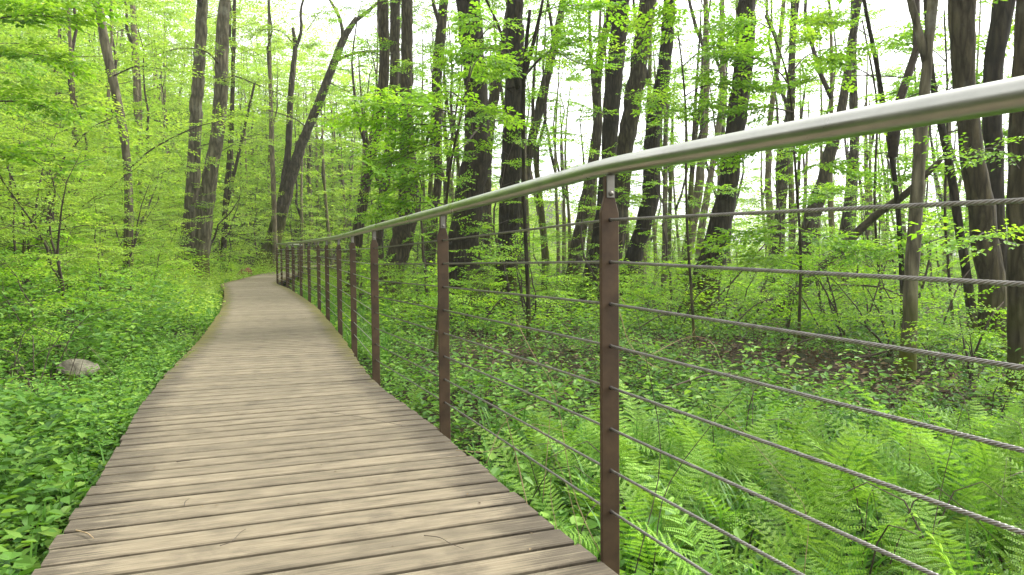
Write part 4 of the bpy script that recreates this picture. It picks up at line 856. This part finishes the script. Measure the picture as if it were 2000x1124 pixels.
# leaf litter
x, y, z, s = ground_points(11465, -480, 2450, 1.5, 20, 86, .8, lambda x, d, s, r: (np.abs(s) > OFF+.02) & (s > -4)); rl = np.random.default_rng(87); n = len(x)
V, f3, f4, T = leaf_geo(np.stack([x, y, z+.008], -1), np.stack([rl.normal(0, 1, n), rl.normal(0, 1, n), rl.normal(0, .15, n)], -1), np.stack([rl.normal(0, .35, n), rl.normal(0, .35, n), np.ones(n)], -1), rl.uniform(.03, .07, n), rl.uniform(.02, .04, n), rl.random(n), 4)
link('leaf_litter', make_mesh('leaf_litter', V, [f3], M['litter'], tint=T), label='dry brown leaves scattered on the soil', kind='stuff')
x, y, z, s = ground_points(9000, 900, 2400, 5.5, 16, 186, .9, lambda x, d, s, r: (s > 2)); n = len(x)
V, f3, f4, T = leaf_geo(np.stack([x, y, z+.02], -1), np.stack([rl.normal(0, 1, n), rl.normal(0, 1, n), rl.normal(0, .3, n)], -1), np.stack([rl.normal(0, .5, n), rl.normal(0, .5, n), np.ones(n)], -1), rl.uniform(.05, .11, n), rl.uniform(.03, .06, n), rl.random(n), 4)
link('leaf_litter', make_mesh('leaf_litter', V, [f3], M['litter'], tint=T), label='brown leaf litter on the dark soil between the trunks beyond the railing', kind='stuff')

# ------------------------------------------------------------------ rock, logs, dead branches, stalks, twigs
def rock(u, v, D, sx, sy, sz_, label):
    import bmesh
    bm = bmesh.new(); bmesh.ops.create_icosphere(bm, subdivisions=3, radius=1.0); r = np.random.default_rng(5)
    dirs = nrm(r.normal(0, 1, (9, 3))); offs = r.uniform(.5, .78, 9); dirs[0] = nrm([.1, -.2, 1]); offs[0] = .55
    for vv in bm.verts:
        p = np.array(vv.co)
        for d, o in zip(dirs, offs):
            k = p@d-o
            if k > 0: p = p-d*k*.98
        vv.co = Vector(p*[sx, sy, sz_]*(1+.03*r.standard_normal()))
    me = bpy.data.meshes.new('rock'); bm.to_mesh(me); bm.free(); me.materials.append(M['rock'])
    p = at(u, v, D); o = link('rock', me, None, (p[0], p[1], tz(p[0], p[1])+sz_*.95), label, 'rock'); o.rotation_euler = (.1, .15, .5)
rock(150, 722, 5.9, .165, .12, .115, 'grey angular rock lying among the plants left of the boardwalk')
def stick(name, label, cat, P, R, m, n=8, group=None, wob=.06, fine=6):
    P = np.asarray(P, float); o = P[0]; g = Geo(); Q = smooth_line(np.hstack([P-o, np.asarray(R, float)[:, None]]), fine*len(P)); g.tube(Q[:, :3], np.maximum(Q[:, 3], .0006), n, True, wob)
    return link(name, g.mesh(name, m), None, o, label, cat, group)
def gpt(u, d, dz): x = (u-1000)/F*d; return np.array([x, d, tz(x, d)+dz])
stick('log', 'mossy fallen log beside the boardwalk edge', 'log', [gpt(275, 7.6, .04), gpt(330, 7.5, .06), gpt(385, 7.7, .04)], [.045, .06, .035], M['moss'])
stick('log', 'long leaning dead trunk propped across the wood under the wires', 'log', [gpt(1490, 14.5, .0)]+[at(u, v, D) for u, v, D in ((1600, 528, 13.5), (1700, 430, 12.7), (1770, 378, 12), (1845, 305, 11.4))], [.085, .085, .07, .055, .035], M['dead'], 10)
for lab, pts, rr_ in (('dead forked branch standing dark before the forked trunk', [(1644, 557, 11), (1720, 562, 10.6), (1785, 592, 10.2)], .02), ('dead dark stick upright under the fallen branch', [(1692, 640, 10.8), (1694, 600, 10.8), (1685, 560, 10.8)], .018),
                      ('dead branch lying on the soil left of the forked trunk foot', [(1670, 700, 8.4), (1720, 690, 8.2), (1790, 665, 8.0)], .016), ('curved dead branch arching over dark soil near the rotten trunk', [(1820, 800, 6.6), (1880, 760, 6.5), (1960, 730, 6.3)], .014),
                      ('thin dead branch bridging between dark soil and the tall slanting trunk', [(1385, 600, 14), (1440, 540, 13.6), (1500, 470, 13.4)], .02), ('low arching dead branch above the near herbs', [(1300, 760, 6.5), (1400, 730, 6.6), (1490, 745, 6.7)], .010)):
    stick('branch', lab, 'branch', [at(*p) for p in pts], np.linspace(rr_, rr_*.5, len(pts)), M['dead'], 6)
rt = np.random.default_rng(97)
for i, (u, v, d, du, dv) in enumerate([(1430, 640, 12, 90, -60), (1520, 690, 9.5, 110, -40), (1600, 640, 11, -70, -90), (1840, 640, 9, 60, -120), (1330, 640, 12.5, 60, -80), (1480, 580, 14, 80, -110), (1760, 760, 7, 120, -50), (1560, 740, 7.8, 100, 10), (1250, 640, 12, 70, -30), (950, 620, 12, 60, -30), (1690, 640, 10, 50, -150), (1900, 700, 7.2, 60, -110)]):
    stick('branch', f"thin dead stick {'lying' if abs(dv) < 55 else 'leaning'} in the tangle {['left of the slanting trunk foot', 'under the third wire midway', 'below the steeply slanting trunk', 'right of the forked trunk foot', 'under the pencil-thin trunk', 'behind the tall slanting trunk', 'before the forked trunk foot', 'behind the fern bed middle', 'just right of the first post', 'left of the first post', 'left of the forked trunk', 'by the rough-barked trunk'][i]}", 'branch',
          [at(u, v, d), at(u+du*.5, v+dv*.5-12+rt.normal(0, 6), d-.15), at(u+du, v+dv, d-.1)], [.012, .010, .005], M['dead'], 6)
stick('litter_heap', 'heap of red-brown litter by the foot of the leaning oak', 'litter', [gpt(466, 28, .05), gpt(480, 28.2, .18), gpt(494, 28.3, .1)], [.1, .25, .1], M['litter_red'], 10, wob=.2)
# dry stalks by the first railing post: (pixels), depth, thickness
dry = [([(1178, 1095), (1120, 960), (1085, 770), (1040, 690), (1005, 620)], 2.6, .0030), ([(1060, 980), (1075, 800), (1068, 745)], 2.9, .0028), ([(1210, 610), (1235, 680), (1300, 720), (1360, 640)], 2.4, .0022),
       ([(1240, 1120), (1290, 900), (1262, 700), (1240, 600)], 2.3, .0030), ([(1260, 700), (1340, 660), (1390, 670), (1420, 740)], 2.4, .0022), ([(950, 905), (990, 820), (1080, 770), (1150, 700)], 2.7, .0024), ([(1035, 1010), (1010, 900), (990, 820), (985, 810)], 2.7, .0036),
       ([(1145, 1110), (1110, 960), (1070, 860), (1040, 830)], 2.5, .0022), ([(1275, 1120), (1300, 960), (1390, 830), (1450, 760), (1480, 700)], 2.5, .0032), ([(890, 880), (960, 880), (1030, 830), (1110, 845)], 2.8, .0018), ([(1225, 600), (1200, 560), (1190, 500), (1215, 470)], 2.8, .0016),
       ([(1570, 1124), (1575, 1000), (1500, 900), (1420, 810), (1390, 790)], 2.3, .0020), ([(1810, 1100), (1840, 950), (1870, 830), (1900, 730)], 2.8, .0032), ([(1100, 1090), (1075, 960), (1090, 880)], 2.6, .0026)]
dl = ['long pale dry stalk rising behind the wires left of the first post', 'short upright dry stalk left of the first post', 'arched dry tendril at mid height right of the first post', 'tall brown cane just right of the first post', 'hooked dry tendril far right of the first post', 'slanting straw stalk over the board edge', 'forked brown dry stem at the board edge',
      'thin straw stalk leaning at the first post foot', 'dark cane crossing the wires right of the first post', 'fine straw lying across the deck edge', 'fine dry tendril curling above the first post middle', 'long fine dry stem curving through the fern bed', 'brown cane standing in the ferns near the photo edge', 'stout dry stump of stalk by the first post']
for (pp, d, th), lab in zip(dry, dl):
    P = [at(u, v, d+.06*math.sin(k*1.7)) for k, (u, v) in enumerate(pp)]
    stick('dry_stalk', lab, 'stalk', P, np.linspace(th*.62, th*.25, len(P)), M['dry'] if 'cane' not in lab else M['dead'], 5, wob=.12, fine=3)
def stems_mass(label, n, ulo, uhi, dlo, dhi, seed, okf, m, hgt):
    r = np.random.default_rng(seed); x, y, z, s_ = ground_points(n, ulo, uhi, dlo, dhi, seed, .8, okf); g = Geo()
    for a, b, c in zip(x, y, z):
        az = r.uniform(0, 6.28); h = hgt*r.uniform(.3, 1.3); ln = h*r.uniform(.2, 1.6); P = [(a, b, c-.02), (a+math.cos(az)*ln*.4, b+math.sin(az)*ln*.4, c+h*.8), (a+math.cos(az)*ln, b+math.sin(az)*ln, c+h*r.uniform(.3, 1.1))]
        g.tube(smooth_line(P, 6), np.linspace(.0035, .0012, 6)*r.uniform(.6, 1.5), 3, cap=False)
    link('dead_stems', g.mesh('dead_stems', m), label=label, kind='stuff')
stems_mass('thin brown dead stems and brambles on the bank', 420, -150, 430, 3.0, 13, 95, lambda x, d, s, r: (s < -OFF-.5) & (s > -7), M['dead'], .5)
stems_mass('thin dead stems and twigs among the herbs beyond the wires', 420, 700, 2150, 2.6, 16, 96, lambda x, d, s, r: (s > OFF+.25), M['dead'], .45)
# twigs and specks on the planks
def deck_pt(u, v, dz=.006):
    d = ray(u, v); y = 3.0
    for _ in range(8): y = (float(zwalk(y))+dz-EYE)/d[2]*d[1]
    return d*(y/d[1])+np.array([0, 0, EYE])
for lab, pp, th in (('pale crooked twig on the planks near the left edge', [(148, 1036), (170, 1042), (183, 1052)], .004), ('thin curved twig on the nearest planks', [(430, 1066), (452, 1058), (470, 1040), (480, 1034)], .0022), ('fine twig on the planks below the second post', [(828, 1046), (858, 1050), (880, 1062), (905, 1072)], .0022),
                    ('tiny curved twig in the middle of the planks', [(360, 988), (362, 980), (370, 974)], .0025), ('dark scrap of bark in a plank joint', [(345, 902), (358, 900), (372, 899)], .005)):
    stick('twig', lab, 'twig', [deck_pt(*p) for p in pp], np.linspace(th*.65, th*.35, len(pp)), M['dry'] if 'pale' in lab else M['dead'], 5)
rd = np.random.default_rng(91); ss = rd.uniform(3, WALK-8, 420); oo = .035+WID*rd.random(420); p, t = edge_at(ss); q = p+np.stack([-t[:, 1], t[:, 0]], -1)*oo[:, None]; n = len(q)
V, f3, f4, T = leaf_geo(np.stack([q[:, 0], q[:, 1], zwalk(q[:, 1])+.003], -1), np.stack([rd.normal(0, 1, n), rd.normal(0, 1, n), 0*q[:, 0]], -1), np.stack([rd.normal(0, .1, n), rd.normal(0, .1, n), np.ones(n)], -1), rd.uniform(.006, .020, n), rd.uniform(.004, .009, n), rd.random(n), 4)
link('leaf_litter', make_mesh('leaf_litter', V, [f3], M['litter'], tint=T), label='tiny dry scraps and bud scales strewn on the planks', kind='stuff')

# ------------------------------------------------------------------ thin moist air between the trees
def haze():
    g = Geo(); g.box((0, 70, 17), (150, 0, 0), (0, 85, 0), (0, 0, 26)); me = g.mesh('haze', None, smooth=False)
    m, t, o, N = mat('haze'); v = N('VolumePrincipled', Density=HAZE); v.inputs['Color'].default_value = (.94, .97, .92, 1); v.inputs['Anisotropy'].default_value = .3
    t.links.new(v.outputs[0], o.inputs['Volume']); me.materials.append(m); link('haze', me, label='thin pale air between the trees', kind='stuff')
HAZE = .0008
haze()
